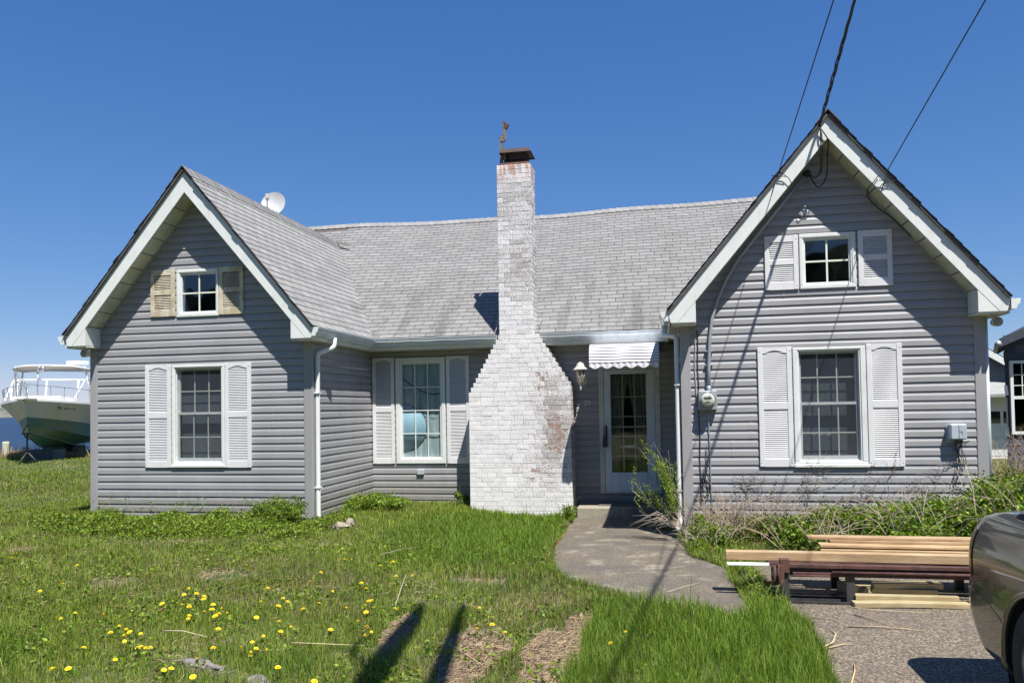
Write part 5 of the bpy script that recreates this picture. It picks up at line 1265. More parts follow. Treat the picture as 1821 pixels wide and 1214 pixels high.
# sapling by the door
sp_ = thing('sapling', (.02, 10.35, 0), 'thin leaning sapling with bright green twigs at the right side of the door', 'sapling')
m = MB(); rr = random.Random(17); lp = []
def branch(p, d, L_, r, depth):
    P = [Vector(p)]; d = Vector(d).normalized()
    for k in range(5): d = (d + Vector((rr.uniform(-.12, .12), rr.uniform(-.12, .12), rr.uniform(-.02, .10)))).normalized(); P.append(P[-1] + d * L_ / 5)
    dead = depth >= 1 and rr.random() < .25
    m.tube(P, [r * (1 - .15 * k) for k in range(6)], 5, tint=(.32, .25, .18) if not dead else (.45, .38, .3))
    if depth >= 1 and not dead:
        for k in range(int(L_ * 150)):
            t = rr.random() ** .8; i = min(4, int(t * 5)); q = P[i].lerp(P[i + 1], t * 5 - i); lp.append(q + Vector((rr.gauss(0, .016), rr.gauss(0, .016), rr.gauss(0, .02))))
    if depth < 2:
        for k in range(5 if depth == 0 else 3):
            i = rr.randrange(1, 6); branch(P[i], (d + Vector((rr.uniform(-.7, .6), rr.uniform(-.5, .5), rr.uniform(-.2, .4)))), L_ * .5, r * .5, depth + 1)
branch((.10, 10.3, 0), (-.30, -.05, .85), .9, .010, 0); branch((.12, 10.32, 0), (-.62, -.1, .5), .7, .008, 0); branch((.02, 10.3, .1), (-.85, 0, .35), .55, .006, 1); branch((.1, 10.3, .3), (-.35, 0, .85), .75, .006, 1); branch((.08, 10.3, .25), (-.25, 0, .8), .8, .006, 1)
for k in range(900):
    t = rr.random(); lp.append(Vector((-.02 - .16 * t + rr.gauss(0, .028), 10.1 + rr.gauss(0, .04), .35 + .60 * t + rr.gauss(0, .02))))
for k in range(14):
    a = rr.uniform(2.4, 3.6); L_ = rr.uniform(.3, .75); x0 = .1; m.tube([(x0, 10.2, .12), (x0 + math.cos(a) * L_ * .5, 10.15, .30 + rr.uniform(-.1, .05)), (x0 + math.cos(a) * L_, 10.1, .22 + rr.uniform(-.15, .1))], [.004, .003, .001], 4, tint=(.42, .36, .28))
m.tube([(.15, 10.3, .1), (-.02, 10.3, .62), (.08, 10.28, .80), (.22, 10.25, .82), (.32, 10.2, .70)], [.004, .004, .003, .002, .001], 4, tint=(.4, .33, .25))
m.v = [(p[0] + .13, p[1], p[2] - .05) for p in m.v]; m.build('stems', 'stem', sp_); lp = np.array([(p[0] + .13, p[1], p[2] - .05) for p in lp]); leaves(sp_, 'foliage', lp, .026, palette(len(lp), np.random.default_rng(6), (.62, .30, .08, 0)), 7, up=.8)
# grassy seam plants between the path and the driveway
shrub('weed_clump', (.72, 7.6, 0), 'bright feathery weeds growing in the gap between path and driveway', 'weeds', [(.72, 7.95, .05, .08, .22, .09), (.74, 7.35, .06, .1, .3, .10), (.78, 6.85, .05, .12, .3, .09)], 4200, .022, 61, 30, (.25, .3, .1), .2, (.55, .4, .05, 0), spread=.12)

# ------------------------------------------------------------------ dandelions
FL = [(-4.67, 4.84), (-7.34, 7.8), (-7.09, 7.51), (-5.99, 7.21), (-5.52, 6.41), (-5.52, 6.16), (-4.67, 5.53), (-4.59, 5.36), (-4.37, 5.53), (-4.04, 5.22), (-3.97, 5.08), (-3.9, 5.11), (-3.79, 5.09), (-3.68, 5.03), (-3.74, 4.91), (-3.7, 4.89), (-3.54, 4.81), (-3.46, 4.74), (-3.43, 4.67), (-3.36, 4.69), (-3.9, 4.69), (-3.7, 4.28), (-3.69, 4.35), (-3.51, 4.51), (-3.08, 4.41), (-3.04, 4.39), (-3.05, 4.36), (-2.77, 4.26), (-2.97, 4.64), (-2.98, 4.79), (-3.2, 5.2), (-4.08, 6.17), (-3.96, 6.1), (-3.96, 6.18), (-3.83, 6.04), (-3.92, 5.87), (-3.85, 5.84), (-3.8, 5.78), (-3.67, 5.9), (-3.67, 5.6), (-3.63, 5.55), (-3.59, 5.48), (-3.57, 5.63), (-3.56, 5.7), (-3.5, 5.67), (-3.47, 5.61), (-3.41, 5.55), (-3.42, 5.66), (-3.38, 5.6), (-3.3, 6.0), (-3.16, 5.67), (-3.48, 6.45), (-3.14, 5.95), (-3.19, 6.21), (-3.08, 6.02), (-3.12, 6.34), (-2.86, 5.93), (-3.53, 6.97), (-3.3, 7.08), (-2.82, 6.09), (-2.89, 6.43), (-2.85, 5.43), (-2.75, 5.25), (-2.69, 5.37), (-2.85, 5.08), (-2.78, 5.11), (-2.74, 4.88), (-2.69, 4.77), (-2.66, 4.76), (-2.59, 4.8), (-2.78, 4.84), (-2.39, 4.54), (-2.07, 4.33), (-2.39, 5.3), (-4.1, 5.93), (-4.21, 6.4), (-4.22, 7.36), (-3.25, 6.8), (-3.57, 8.4), (-3.15, 8.49), (-3.24, 7.75), (-3.36, 7.82), (-2.83, 7.49), (-2.76, 7.61), (-2.77, 7.72), (-2.55, 7.18), (-2.35, 7.09), (-2.69, 6.71), (-2.64, 6.67), (-2.39, 6.2), (-2.38, 6.06), (-2.35, 5.93), (-2.29, 5.8), (-2.5, 5.8), (-2.12, 5.88), (-2.22, 5.46), (-2.11, 5.3), (-2.05, 5.25), (-2.06, 5.08), (-1.33, 5.43), (-1.24, 5.52), (-1.1, 5.37), (-.28, 5.5), (-.36, 5.31), (-1.43, 5.94)]
d0 = thing('dandelion', (FL[0][0], FL[0][1], 0), 'yellow dandelion flower standing in the front lawn', 'dandelion', 'dandelions in the lawn')
bx, by = FL[0]
m = MB()
for ringk, (rr_, h_, nn) in enumerate(((.024, .0, 16), (.018, .006, 13), (.011, .010, 9))):
    for k in range(nn):
        t = 2 * math.pi * k / nn + ringk * .3; c0, s0_ = math.cos(t), math.sin(t); w_ = .0042
        m.face([(bx + c0 * .002, by + s0_ * .002, .099 + h_ * .6), (bx + c0 * rr_ - s0_ * w_, by + s0_ * rr_ + c0 * w_, .100 + h_), (bx + c0 * rr_ * 1.05, by + s0_ * rr_ * 1.05, .099 + h_), (bx + c0 * rr_ + s0_ * w_, by + s0_ * rr_ - c0 * w_, .100 + h_)])
m.lathe([(0, .112), (.007, .110), (.010, .100), (.004, .092)], (bx, by, 0), 'z', 8); fh = m.build('flower_head', 'petal', d0)
m = MB(); m.tube([(bx, by, .0), (bx + .002, by, .05), (bx, by, .096)], .0022, 5, tint=(.18, .22, .07)); stm = m.build('stem', 'stem', d0)
for i, (x, y) in enumerate(FL):
    if i == 0: r = d0
    else:
        r = d0.copy(); COL.objects.link(r)
        for c in (fh, stm): cc = c.copy(); COL.objects.link(cc); cc.parent = r
    r.location = (x, y, float(gz(x, y)) + R.uniform(-.02, .012)); r.rotation_euler = (R.uniform(-.1, .45), R.uniform(-.3, .3), R.uniform(0, 6.28)); s = R.choice((.5, .6, .7, .75, .8, .9)); r.scale = (s, s, R.uniform(.75, 1.05))

rg = np.random.default_rng(71); pts = []
for (x, y) in FL:
    for k in range(9):
        a = rg.uniform(0, 6.28); r_ = rg.uniform(.01, .07); pts.append((x + math.cos(a) * r_, y + math.sin(a) * r_, float(gz(x, y)) + rg.uniform(.02, .055)))
for k in range(150):
    cx_, cy_ = rg.uniform(-8.5, .6), rg.uniform(4.3, 9.6)
    if cx_ < -1.1 * cy_ - .6 or not bool(mask_free(np.array([cx_]), np.array([cy_]))[0]): continue
    R_ = rg.uniform(.08, .38)
    for q in range(int(R_ * 300)): a = rg.uniform(0, 6.28); d_ = R_ * math.sqrt(rg.random()); x_, y_ = cx_ + math.cos(a) * d_, cy_ + math.sin(a) * d_ * .7; pts.append((x_, y_, float(gz(x_, y_)) + rg.uniform(.02, .075)))
pts = np.array(pts); pts = pts[mask_free(pts[:, 0], pts[:, 1])]
lw = leaves(None, 'lawn_weeds', pts, .034, palette(len(pts), rg, (.42, .38, .12, .08)), 72, up=.25, asp=.6); tag(lw, 'low broad-leaved weeds mixed through the lawn', 'weeds', kind='stuff')
# ------------------------------------------------------------------ sticks, log, stone
def stick(pts, r, label, col=(.45, .36, .25), name='twig', cat='twig'):
    m = MB(); n_ = len(pts); m.tube(pts, [r * (1 - .6 * k / (n_ - 1)) for k in range(n_)], 5, tint=col)
    return m.build(name, 'stem', None, label, cat, base=pts[0])
stick([(-2.168, 6.10, .06), (-2.38, 7.0, .12), (-2.25, 6.9, .08), (-2.0, 6.75, .05)], .0035, 'pale bent twig in the grass right of the dandelions', (.36, .33, .25))
stick([(-2.53, 5.02, .07), (-2.3, 5.04, .065), (-2.01, 5.06, .06)], .004, 'straight pale straw stalk lying across the grass near the front', (.6, .5, .3))
stick([(-1.44, 5.17, .05), (-1.3, 5.0, .05), (-1.13, 4.77, .06)], .006, 'tan twig lying on the bare earth patch', (.42, .3, .19))
stick([(.99, 5.50, .035), (1.08, 5.62, .04), (1.14, 5.82, .04), (1.13, 5.98, .035)], .007, 'curved tan stick at the left edge of the driveway', (.62, .48, .28))
stick([(.993, 5.47, .035), (1.14, 5.585, .04), (1.2, 5.6, .035)], .005, 'short tan stick beside the curved stick', (.55, .42, .25))
stick([(1.05, 6.26, .033), (1.20, 6.22, .036), (1.273, 6.04, .033)], .0045, 'thin brown twig on the driveway in front of the metal rack', (.36, .28, .2))
stick([(1.27, 6.045, .035), (1.5, 6.04, .04), (1.62, 6.03, .035), (1.752, 6.0, .033)], .0065, 'long brown twig on the driveway below the board pile', (.36, .27, .18))
stick([(1.388, 6.385, .033), (1.5, 6.2, .04), (1.60, 6.06, .035)], .005, 'slanting brown twig touching the long twig', (.33, .25, .18))
stick([(1.38, 6.62, .035), (1.55, 6.52, .04), (1.95, 6.50, .035)], .004, 'thin pale straw in front of the board pile', (.5, .4, .25))
stick([(1.0, 4.75, .035), (1.09, 5.05, .04), (1.12, 5.2, .035)], .006, 'orange-tan stick at the lower left corner of the driveway', (.55, .40, .2))
stick([(.0, 6.95, .036), (.18, 7.2, .04), (.3, 7.35, .036)], .003, 'thin pale twig lying on the lower part of the path', (.55, .45, .33))
stick([(-.05, 7.9, .036), (.12, 8.0, .04), (.24, 8.15, .036)], .003, 'thin brown twig lying on the middle of the path', (.4, .3, .22))
stick([(-3.05, 8.1, .08), (-2.85, 8.25, .12), (-2.72, 8.5, .10)], .003, 'pale grass stalk lying above the dandelions', (.40, .36, .27))
stick([(-3.62, 5.2, .06), (-3.45, 5.18, .07), (-3.22, 5.1, .06)], .005, 'pale dry stalk below the dandelion cluster', (.55, .48, .33))
m = MB(); rr = random.Random(2)
def lump(cx, cy, cz, rx, ry, rz, n=14, k=7, rot=0):
    vs = []
    for i in range(k + 1):
        p = math.pi * i / k
        for j in range(n):
            t = 2 * math.pi * j / n; q = 1 + rr.uniform(-.16, .16); x = rx * math.sin(p) * math.cos(t) * q; y = ry * math.sin(p) * math.sin(t) * q
            vs.append((cx + x * math.cos(rot) - y * math.sin(rot), cy + x * math.sin(rot) + y * math.cos(rot), cz + rz * math.cos(p) * q))
    m.mesh(vs, [(i * n + j, i * n + (j + 1) % n, (i + 1) * n + (j + 1) % n, (i + 1) * n + j) for i in range(k) for j in range(n)])
lump(-3.02, 4.68, .0, .20, .04, .045, rot=-.22); m.build('half_buried_log', 'log', None, 'grey half-buried root in the grass at the bottom left', 'root', base=(-3.02, 4.68, 0))
m = MB(); lump(-2.46, 4.43, .0, .09, .05, .05, rot=-.2); m.build('tree_stump', 'log', None, 'cracked grey stump piece at the bottom edge of the lawn', 'stump', base=(-2.5, 4.52, 0))
m = MB(); lump(-4.42, 10.22, .04, .14, .08, .07); lump(-4.30, 10.3, .08, .06, .06, .07); m.build('stone', 'stone', None, 'broken tan stone lying below the left downspout', 'stone', base=(-4.4, 10.2, 0))
# brown leaf litter along the left path edge
lpts = []
for k in range(420):
    i = R.randrange(1, 22); t = R.random(); a_, b_ = PATHS[i], PATHS[i + 1]; lpts.append((a_[0] + (b_[0] - a_[0]) * t - R.uniform(-.02, .09), a_[1] + (b_[1] - a_[1]) * t, .035 + float(dip(a_[0], a_[1])) + R.uniform(0, .03)))
lt = leaves(None, 'leaf_litter', np.array(lpts), .045, np.tile(np.array([[.36, .21, .12]]), (len(lpts), 1)), 99, up=0, asp=.6); tag(lt, 'dead brown leaves along the left edge of the path', 'leaf litter', kind='stuff')

# ------------------------------------------------------------------ metal rack and lumber
rk = thing('metal_rack', (1.7, 7.1, 0), 'low rusty metal rack on black legs carrying lumber on the driveway', 'rack')
RZ = .30
m = MB(); m.cbox((.90, 6.735, RZ + .004), (3.1, 6.775, RZ + .036), .004); m.cbox((1.0, 6.73, RZ - .060), (3.1, 6.755, RZ - .028), .003); m.tube([(1.30, 6.722, RZ - .022), (3.1, 6.722, RZ - .022)], .012, 8); m.tube([(.98, 6.728, RZ - .055), (1.28, 6.728, RZ - .055)], .008, 6)
m.build('front_rail', 'rust_dark', rk)
m = MB(); m.box((.98, 6.762, RZ - .06), (3.1, 6.768, RZ + .003)); m.build('shade_plate', 'black', rk)  # added dark plate standing in for the shade behind the rails
for y_ in (6.70, 6.80, 6.90, 7.0): m = MB(); m.box((.98, y_, .028), (1.47, y_ + .022, .046)); m.build('shadow_bar', 'black', rk)  # black bars laid on the ground in place of slat shadows
m = MB(); m.cbox((.90, 7.36, RZ - .05), (3.1, 7.41, RZ - .011), .004); m.build('back_rail', 'rust_dark', rk)
for i in range(7):
    y = 6.80 + .085 * i; m = MB(); m.box((.84, y, RZ - .01), (3.1, y + .03, RZ + .01)); m.build('slat', 'rust_dark', rk)
for x in (.935, 1.44, 2.10, 2.75):
    m = MB(); m.cbox((x - .02, 6.79, RZ - .03), (x + .02, 7.355, RZ - .012), .002); m.build('crossbar', 'rust_dark', rk)
for x in (.945, 1.445, 2.45, 3.05):
    for y in (6.745, 7.34):
        m = MB(); m.box((x - .032, y, .026), (x + .032, y + .006, RZ)); m.box((x - .032, y + .006, .026), (x - .026, y + .055, RZ)); m.build('leg', 'black', rk)
m = MB(); m.box((.905, 6.72, RZ - .03), (.975, 6.80, RZ + .075)); m.box((.90, 6.70, RZ - .12), (.93, 6.72, RZ + .03)); m.tube([(.89, 6.71, RZ + .04), (.89, 6.71, RZ - .16)], .008, 6); m.tube([(.86, 6.72, RZ + .02), (.86, 6.72, RZ - .10), (.80, 6.75, RZ - .12)], .01, 6); m.build('clamp', 'rust', rk)
def board(a, b, wd, th, z, label, mat='pine', yaw=0, tint=1.0, name='board', col=(1, 1, 1)):
    """board from a to b (xy centre line), width wd, thickness th"""
    a = Vector((*a, z)); b = Vector((*b, z)); d = (b - a).normalized(); s = Vector((-d.y, d.x, 0)); m = MB(); L_ = (b - a).length; c = .003
    n_ = 5; vs = []; prof = [(-wd / 2 + c, 0), (wd / 2 - c, 0), (wd / 2, c), (wd / 2, th - c), (wd / 2 - c, th), (-wd / 2 + c, th), (-wd / 2, th - c), (-wd / 2, c)]
    bow = R.uniform(-.006, .006)
    for k in range(n_ + 1):
        p = a + d * L_ * k / n_
        for (u, v) in prof: q = p + s * (u + bow * math.sin(math.pi * k / n_)) + Vector((0, 0, v + max(0, bow) * math.sin(math.pi * k / n_))); vs.append(q)
    m.mesh(vs, [(k * 8 + i, k * 8 + (i + 1) % 8, (k + 1) * 8 + (i + 1) % 8, (k + 1) * 8 + i) for k in range(n_) for i in range(8)] + [tuple(range(7, -1, -1)), tuple(range(n_ * 8, n_ * 8 + 8))], 0, tuple(v * tint for v in col))
    return m.build(name, mat, None, label, 'board', 'lumber on the metal rack' if z > .25 else 'short boards piled on the driveway', base=a)
z0_ = RZ + .011
board((.50, 7.05), (3.3, 6.98), .095, .072, z0_, 'long thick pine beam sticking out furthest left over the rack', 'pine', tint=1.0)
board((1.30, 7.20), (3.4, 7.10), .10, .075, z0_, 'thick pine beam lying just behind the longest beam on the rack', 'pine', tint=.95)
board((1.42, 7.35), (3.4, 7.26), .14, .04, z0_ , 'wide pine board low in the middle of the rack stack', 'pine', tint=1.1)
board((1.30, 7.24), (3.4, 7.20), .14, .022, z0_ + .088, 'thin pine board on top of the thick beams', 'pine', tint=1.15)
board((1.40, 7.33), (3.4, 7.28), .12, .022, z0_ + .111, 'thin pine board second from the top of the rack stack', 'pine', tint=.9)
board((1.22, 7.36), (3.4, 7.34), .12, .024, z0_ + .134, 'topmost slightly raised pine board at the back of the rack', 'pine', tint=1.0)
board((1.60, 7.45), (3.4, 7.42), .14, .05, z0_, 'rearmost pine board lying on the rack', 'pine', tint=.85)
m = MB(); m.cbox((.50, 6.93, z0_ - .034), (1.4, 6.975, z0_ - .0125), .003); m.build('pvc_trim', 'pvc', None, 'white plastic trim strip under the left end of the long beam', 'trim strip', base=(.5, 6.95, .28))
board((1.44, 6.66), (2.30, 6.72), .10, .038, .027, 'lowest and longest short board in front of the pile', 'pine2', tint=1.05)
board((1.50, 6.80), (2.02, 6.76), .09, .038, .027, 'bottom board at the back of the pile', 'pine2', tint=.8)
board((1.47, 6.75), (2.24, 6.79), .09, .038, .066, 'second layer short board of the pile', 'pine2', tint=1.0)
board((1.62, 6.84), (2.10, 6.83), .09, .038, .105, 'third layer short board of the pile', 'pine2', tint=.92)
board((1.63, 6.84), (2.15, 6.87), .10, .042, .144, 'topmost short board of the pile', 'pine2', tint=1.12)
board((1.46, 7.20), (1.66, 6.98), .10, .09, .027, 'short thick offcut standing behind the pile', 'pine2', tint=.95)
board((1.56, 7.25), (2.2, 7.22), .09, .038, .027, 'short board lying in the shade behind the pile', 'pine2', tint=.9)

# ------------------------------------------------------------------ CAR (rear quarter)
car = thing('parked_car', (2.58, 2.8, 0), 'dark olive car parked on the driveway with its rear corner in view', 'car')
CX, YREAR, YFRONT, W2 = 2.555, 5.10, .55, .865
RWH = (4.10, .33)
def halfw(z):   # side profile of the body
    return W2 - (.10 * max(0, (.30 - z) / .12) ** 1.5 if z < .30 else 0) - .02 * max(0, (.62 - z)) - .07 * max(0, (z - .72) / .3) ** 2.5
def rearoff(z):
    if z < .48: return -.30 * ((.48 - z) / .30) ** 1.5
    if z < .58: return 0
    if z < .64: return -.035 * (z - .58) / .06
    return -.035 - .10 * max(0, (z - .70) / .30) ** 3
def outline(z, n=220, inset=0):
    w_ = halfw(z) - inset; yr = YREAR + rearoff(z) - inset; yf_ = YFRONT + .03 - rearoff(z) * .8 + inset; r = .22; P = []
    L_ = yr - yf_
    def se(cx, cy, a0, a1, k):
        for i in range(k):
            t = a0 + (a1 - a0) * i / k; c_, s_ = math.cos(t), math.sin(t); e = .85
            P.append((cx + r * math.copysign(abs(c_) ** e, c_), cy + r * math.copysign(abs(s_) ** e, s_)))
    ns = 60
    se(CX - w_ + r, yr - r, math.pi, math.pi / 2, 26)
    for i in range(20): P.append((CX - w_ + r + (2 * w_ - 2 * r) * i / 20, yr + .02 * math.sin(math.pi * i / 20)))
    se(CX + w_ - r, yr - r, math.pi / 2, 0, 26)
    for i in range(ns): P.append((CX + w_, yr - r - (L_ - 2 * r) * i / ns))
    se(CX + w_ - r, yf_ + r, 0, -math.pi / 2, 14)
    for i in range(12): P.append((CX + w_ - r - (2 * w_ - 2 * r) * i / 12, yf_))
    se(CX - w_ + r, yf_ + r, -math.pi / 2, -math.pi, 14)
    for i in range(130): P.append((CX - w_, yf_ + r + (L_ - 2 * r) * i / 130))
    return P
zs = list(np.linspace(.18, .70, 46)) + list(np.linspace(.715, .99, 20)); RA = .375
rings = [outline(z) for z in zs]; n = len(rings[0]); V = []; ins = []
FWH = (1.35, .33)
for z, rg_ in zip(zs, rings):
    for (x, y) in rg_:
        hit = False; zz = z
        for wy, wz in (RWH, FWH):
            d = math.hypot(y - wy, z - wz)
            if abs(x - CX) > .6:
                if d < RA - .012: hit = True
                elif d < RA + .012: k = RA / d; y = wy + (y - wy) * k; zz = wz + (z - wz) * k; x = x - math.copysign(.006, CX - x) * 0
        V.append((x, y, zz)); ins.append(hit)
F = []
for j in range(len(zs) - 1):
    for i in range(n):
        q = (j * n + i, j * n + (i + 1) % n, (j + 1) * n + (i + 1) % n, (j + 1) * n + i)
        if not any(ins[k] for k in q): F.append(q)
m = MB(); m.mesh(V, F, 0, smooth=True)
# deck on top of the body sides
top = rings[-1]; z = zs[-1]; prev = [len(m.v) - n + i for i in range(n)]
for k, (ins_, dz2) in enumerate(((.035, .018), (.10, .032), (.22, .042))):
    rg2 = [(CX + (x - CX) * (1 - ins_ / .9), (YREAR + YFRONT) / 2 + (y - (YREAR + YFRONT) / 2) * (1 - ins_ / 2.3), z + dz2) for x, y in top]; b0 = len(m.v); m.v += rg2
    for i in range(n): m.f.append((prev[i], prev[(i + 1) % n], b0 + (i + 1) % n, b0 + i)); m.m.append(0); m.t.append((1, 1, 1)); m.sm.append(True)
    prev = [b0 + i for i in range(n)]
m.f.append(tuple(prev)); m.m.append(0); m.t.append((1, 1, 1)); m.sm.append(False)
body = m.build('body', 'paint', car)
m = MB()
for wy, wz in (RWH, FWH):
    for sx in (-1, 1):
        P_ = []
        for i in range(41):
            t = -.38 + (math.pi + .76) * i / 40; zz = wz + (RA + .012) * math.sin(t); P_.append((CX + sx * (halfw(zz) - .004), wy + (RA + .012) * math.cos(t), zz))
        m = MB(); m.tube(P_, .022, 6); m.build('arch_lip', 'paint', car)
m = MB()  # wheel wells
for wy, wz in (RWH, FWH):
    for sx in (-1, 1):
        xo = CX + sx * (W2 - .012); xi = CX + sx * .55; N_ = 28; vs = []
        for i in range(N_ + 1):
            t = -0.45 + (math.pi + .9) * i / N_; c_, s_ = math.cos(t), math.sin(t); vs += [(xo, wy + RA * c_, wz + RA * s_), (xi, wy + RA * c_, wz + RA * s_)]
        m.mesh(vs, [(2 * i, 2 * i + 2, 2 * i + 3, 2 * i + 1) for i in range(N_)], 0, smooth=True); m.face([(xi, wy - .5, .1), (xi, wy + .5, .1), (xi, wy + .5, .75), (xi, wy - .5, .75)])
m.box((CX - .78, YFRONT + .3, .19), (CX + .78, YREAR - .35, .24)); m.build('underbody', 'plastic', car)
m = MB()  # panel gaps: bumper seam and lamp seam
def sidept(y, z, out=.003):
    best = None
    rg_ = outline(z, inset=-out); 
    cand = [(x, yy) for x, yy in rg_ if x < CX]; x, yy = min(cand, key=lambda p: abs(p[1] - y)); return (x, yy, z)
def seam(pts, r=.0028):
    P = []
    for (y0_, z0q), (y1_, z1q) in zip(pts, pts[1:]):
        for k in range(6): P.append(sidept(y0_ + (y1_ - y0_) * k / 6, z0q + (z1q - z0q) * k / 6, -.0005))
    m.tube(P, r, 5)
seam([(5.02, .655), (4.96, .62), (4.85, .59), (4.66, .555), (4.52, .51), (4.46, .47)]); m.build('bumper_seam', 'plastic', car)
m = MB(); zz = list(np.linspace(.66, .92, 14)); grid_ = []
for k, z in enumerate(zz):
    rg_ = outline(z, inset=-.004); row_ = rg_[1:17]; grid_.append([(x, y, z) for x, y in row_])
nn = len(grid_[0]); m.mesh([p for r_ in grid_ for p in r_], [(j * nn + i, j * nn + i + 1, (j + 1) * nn + i + 1, (j + 1) * nn + i) for j in range(len(zz) - 1) for i in range(nn - 1)], 0, smooth=True); m.build('taillight', 'taillight', car)
m = MB()  # greenhouse
lv = [(.0, .02, .0), (.30, .12, .25), (.46, .24, .62)]
R1 = [(1.05, 4.62, .74, 1.02), (1.60, 3.85, .60, 1.40), (1.75, 3.60, .54, 1.45)]
vs = []
for (ya, yb, hw_, z) in R1: vs += [(CX - hw_, ya, z), (CX + hw_, ya, z), (CX + hw_, yb, z), (CX - hw_, yb, z)]
m.mesh(vs, [(4 * j + i, 4 * j + (i + 1) % 4, 4 * j + 4 + (i + 1) % 4, 4 * j + 4 + i) for j in range(1) for i in range(4)], 1)
m.mesh(vs, [(4 + i, 4 + (i + 1) % 4, 8 + (i + 1) % 4, 8 + i) for i in range(4)] + [(8, 9, 10, 11)], 0)
m.build('cabin', ['paint', 'carglass'], car)
def wheel(wy, sx):
    wx = CX + sx * (W2 - .11); m = MB(); pr = [(.20, -.10), (.27, -.11), (.315, -.095), (.33, -.07), (.33, .07), (.315, .095), (.27, .11), (.21, .10)]
    m.lathe(pr, (wx, wy, .345), 'x', 48); t_ = m.build('wheel', 'tyre', car)
    m = MB(); o = sx * .08; m.lathe([(.215, o + sx * .02), (.205, o), (.19, o - sx * .03), (.19, -o)], (wx, wy, .345), 'x', 40)
    m.lathe([(0, o + sx * .005), (.05, o + sx * .005), (.06, o - sx * .01)], (wx, wy, .345), 'x', 20)
    for k in range(7):
        t = 2 * math.pi * k / 7; c_, s_ = math.cos(t), math.sin(t); a_ = (wx + o - sx * .01, wy, .345)
        m.mesh([(a_[0], wy + c_ * .04 - s_ * .024, .345 + s_ * .04 + c_ * .024), (a_[0], wy + c_ * .04 + s_ * .024, .345 + s_ * .04 - c_ * .024), (a_[0], wy + c_ * .2 + s_ * .018, .345 + s_ * .2 - c_ * .018), (a_[0], wy + c_ * .2 - s_ * .018, .345 + s_ * .2 + c_ * .018)], [(0, 1, 2, 3)])
    m.build('rim', 'alloy', t_)
for wy in (RWH[0], FWH[0]):
    for sx in (-1, 1): wheel(wy, sx)

# ------------------------------------------------------------------ BOAT on stands
A0 = Vector((-21.05, 22.75, 0)); stern = Vector((-.50, .866, 0)).normalized(); beam = Vector((stern.y, -stern.x, 0))
boat = thing('motor_boat', A0, 'white cabin boat with green bottom propped on blocks beside the water', 'boat')
def BP(x, y, z): return A0 + stern * x + beam * y + Vector((0, 0, z))
LB = 9.2
def sect(t):
    f = lambda t, p, q: (1 - (1 - min(1, t * q)) ** p)
    G = (0 + LB * t, 1.85 * f(t, 2.4, 1.35), 2.20 - .42 * t + .10 * t * t); Kn = (.10 + (LB - .10) * t, 1.72 * f(t, 2.3, 1.22), 1.95 - .45 * t)
    Wl = (.36 + (LB - .36) * t, 1.47 * f(t, 2.1, 1.1), 1.60 - .52 * min(1, t * 1.2)); Ch = (.42 + (LB - .42) * t, 1.36 * f(t, 1.9, 1.05), 1.32 - .62 * min(1, t * 1.6))
    S1 = (.55 + (LB - .55) * t, .80 * f(t, 1.8, 1.1), 1.05 - .58 * min(1, t * 2.0)); Kl = (.62 + (LB - .62) * t, 0, 1.02 - .62 * min(1, (t * 3.6)) ** .8)
    return [G, Kn, Wl, Ch, S1, Kl]
NS = 34; T_ = [(i / NS) ** 1.5 for i in range(NS + 1)]; S_ = [sect(t) for t in T_]
for nm, lo, hi, mt_ in (('hull', 0, 2, 'hull_white'), ('hull_bottom', 2, 5, 'hull_green')):
    m = MB()
    for sd in (1, -1):
        vs = []; rows_ = []
        for s in S_:
            seg = s[lo:hi + 1]
            for (x, y, z) in seg: vs.append(BP(x, sd * y, z))
        w_ = hi - lo + 1
        m.mesh(vs, [(i * w_ + j, i * w_ + j + 1, (i + 1) * w_ + j + 1, (i + 1) * w_ + j) for i in range(NS) for j in range(w_ - 1)], 0, smooth=(lo == 0))
    if lo == 0:
        e = S_[-1]; m.face([BP(e[0][0], e[0][1], e[0][2]), BP(e[0][0], -e[0][1], e[0][2]), BP(e[2][0], -e[2][1], e[2][2]), BP(e[2][0], e[2][1], e[2][2])])
    else:
        e = S_[-1]; m.face([BP(e[2][0], e[2][1], e[2][2]), BP(e[2][0], -e[2][1], e[2][2]), BP(e[3][0], -e[3][1], e[3][2]), BP(e[5][0], 0, e[5][2]), BP(e[3][0], e[3][1], e[3][2])])
    m.build(nm, mt_, boat)
m = MB()  # strakes along the bottom
for sd in (1, -1):
    m.tube([BP(s[3][0], sd * (s[3][1] + .015), s[3][2]) for s in S_[1:]], .025, 5); m.tube([BP(s[4][0], sd * (s[4][1] + .01), s[4][2]) for s in S_[2:]], .018, 5)
m.tube([BP(s[5][0], 0, s[5][2] - .01) for s in S_], .03, 5); m.build('strake', 'hull_green', boat)
m = MB(); vs = []
for s in S_: x, y, z = s[0]; vs += [BP(x, y + .03, z + .02), BP(x, y * .8, z + .06), BP(x, -y * .8, z + .06), BP(x, -y - .03, z + .02), BP(x, -y - .03, z - .05), BP(x, y + .03, z - .05)]
m.mesh(vs, [(6 * i + j, 6 * i + 6 + j, 6 * i + 6 + (j + 1) % 6, 6 * i + (j + 1) % 6) for i in range(NS) for j in range(6)], 0); m.build('deck', 'deck_white', boat)
m = MB()  # trunk cabin with windshield frame
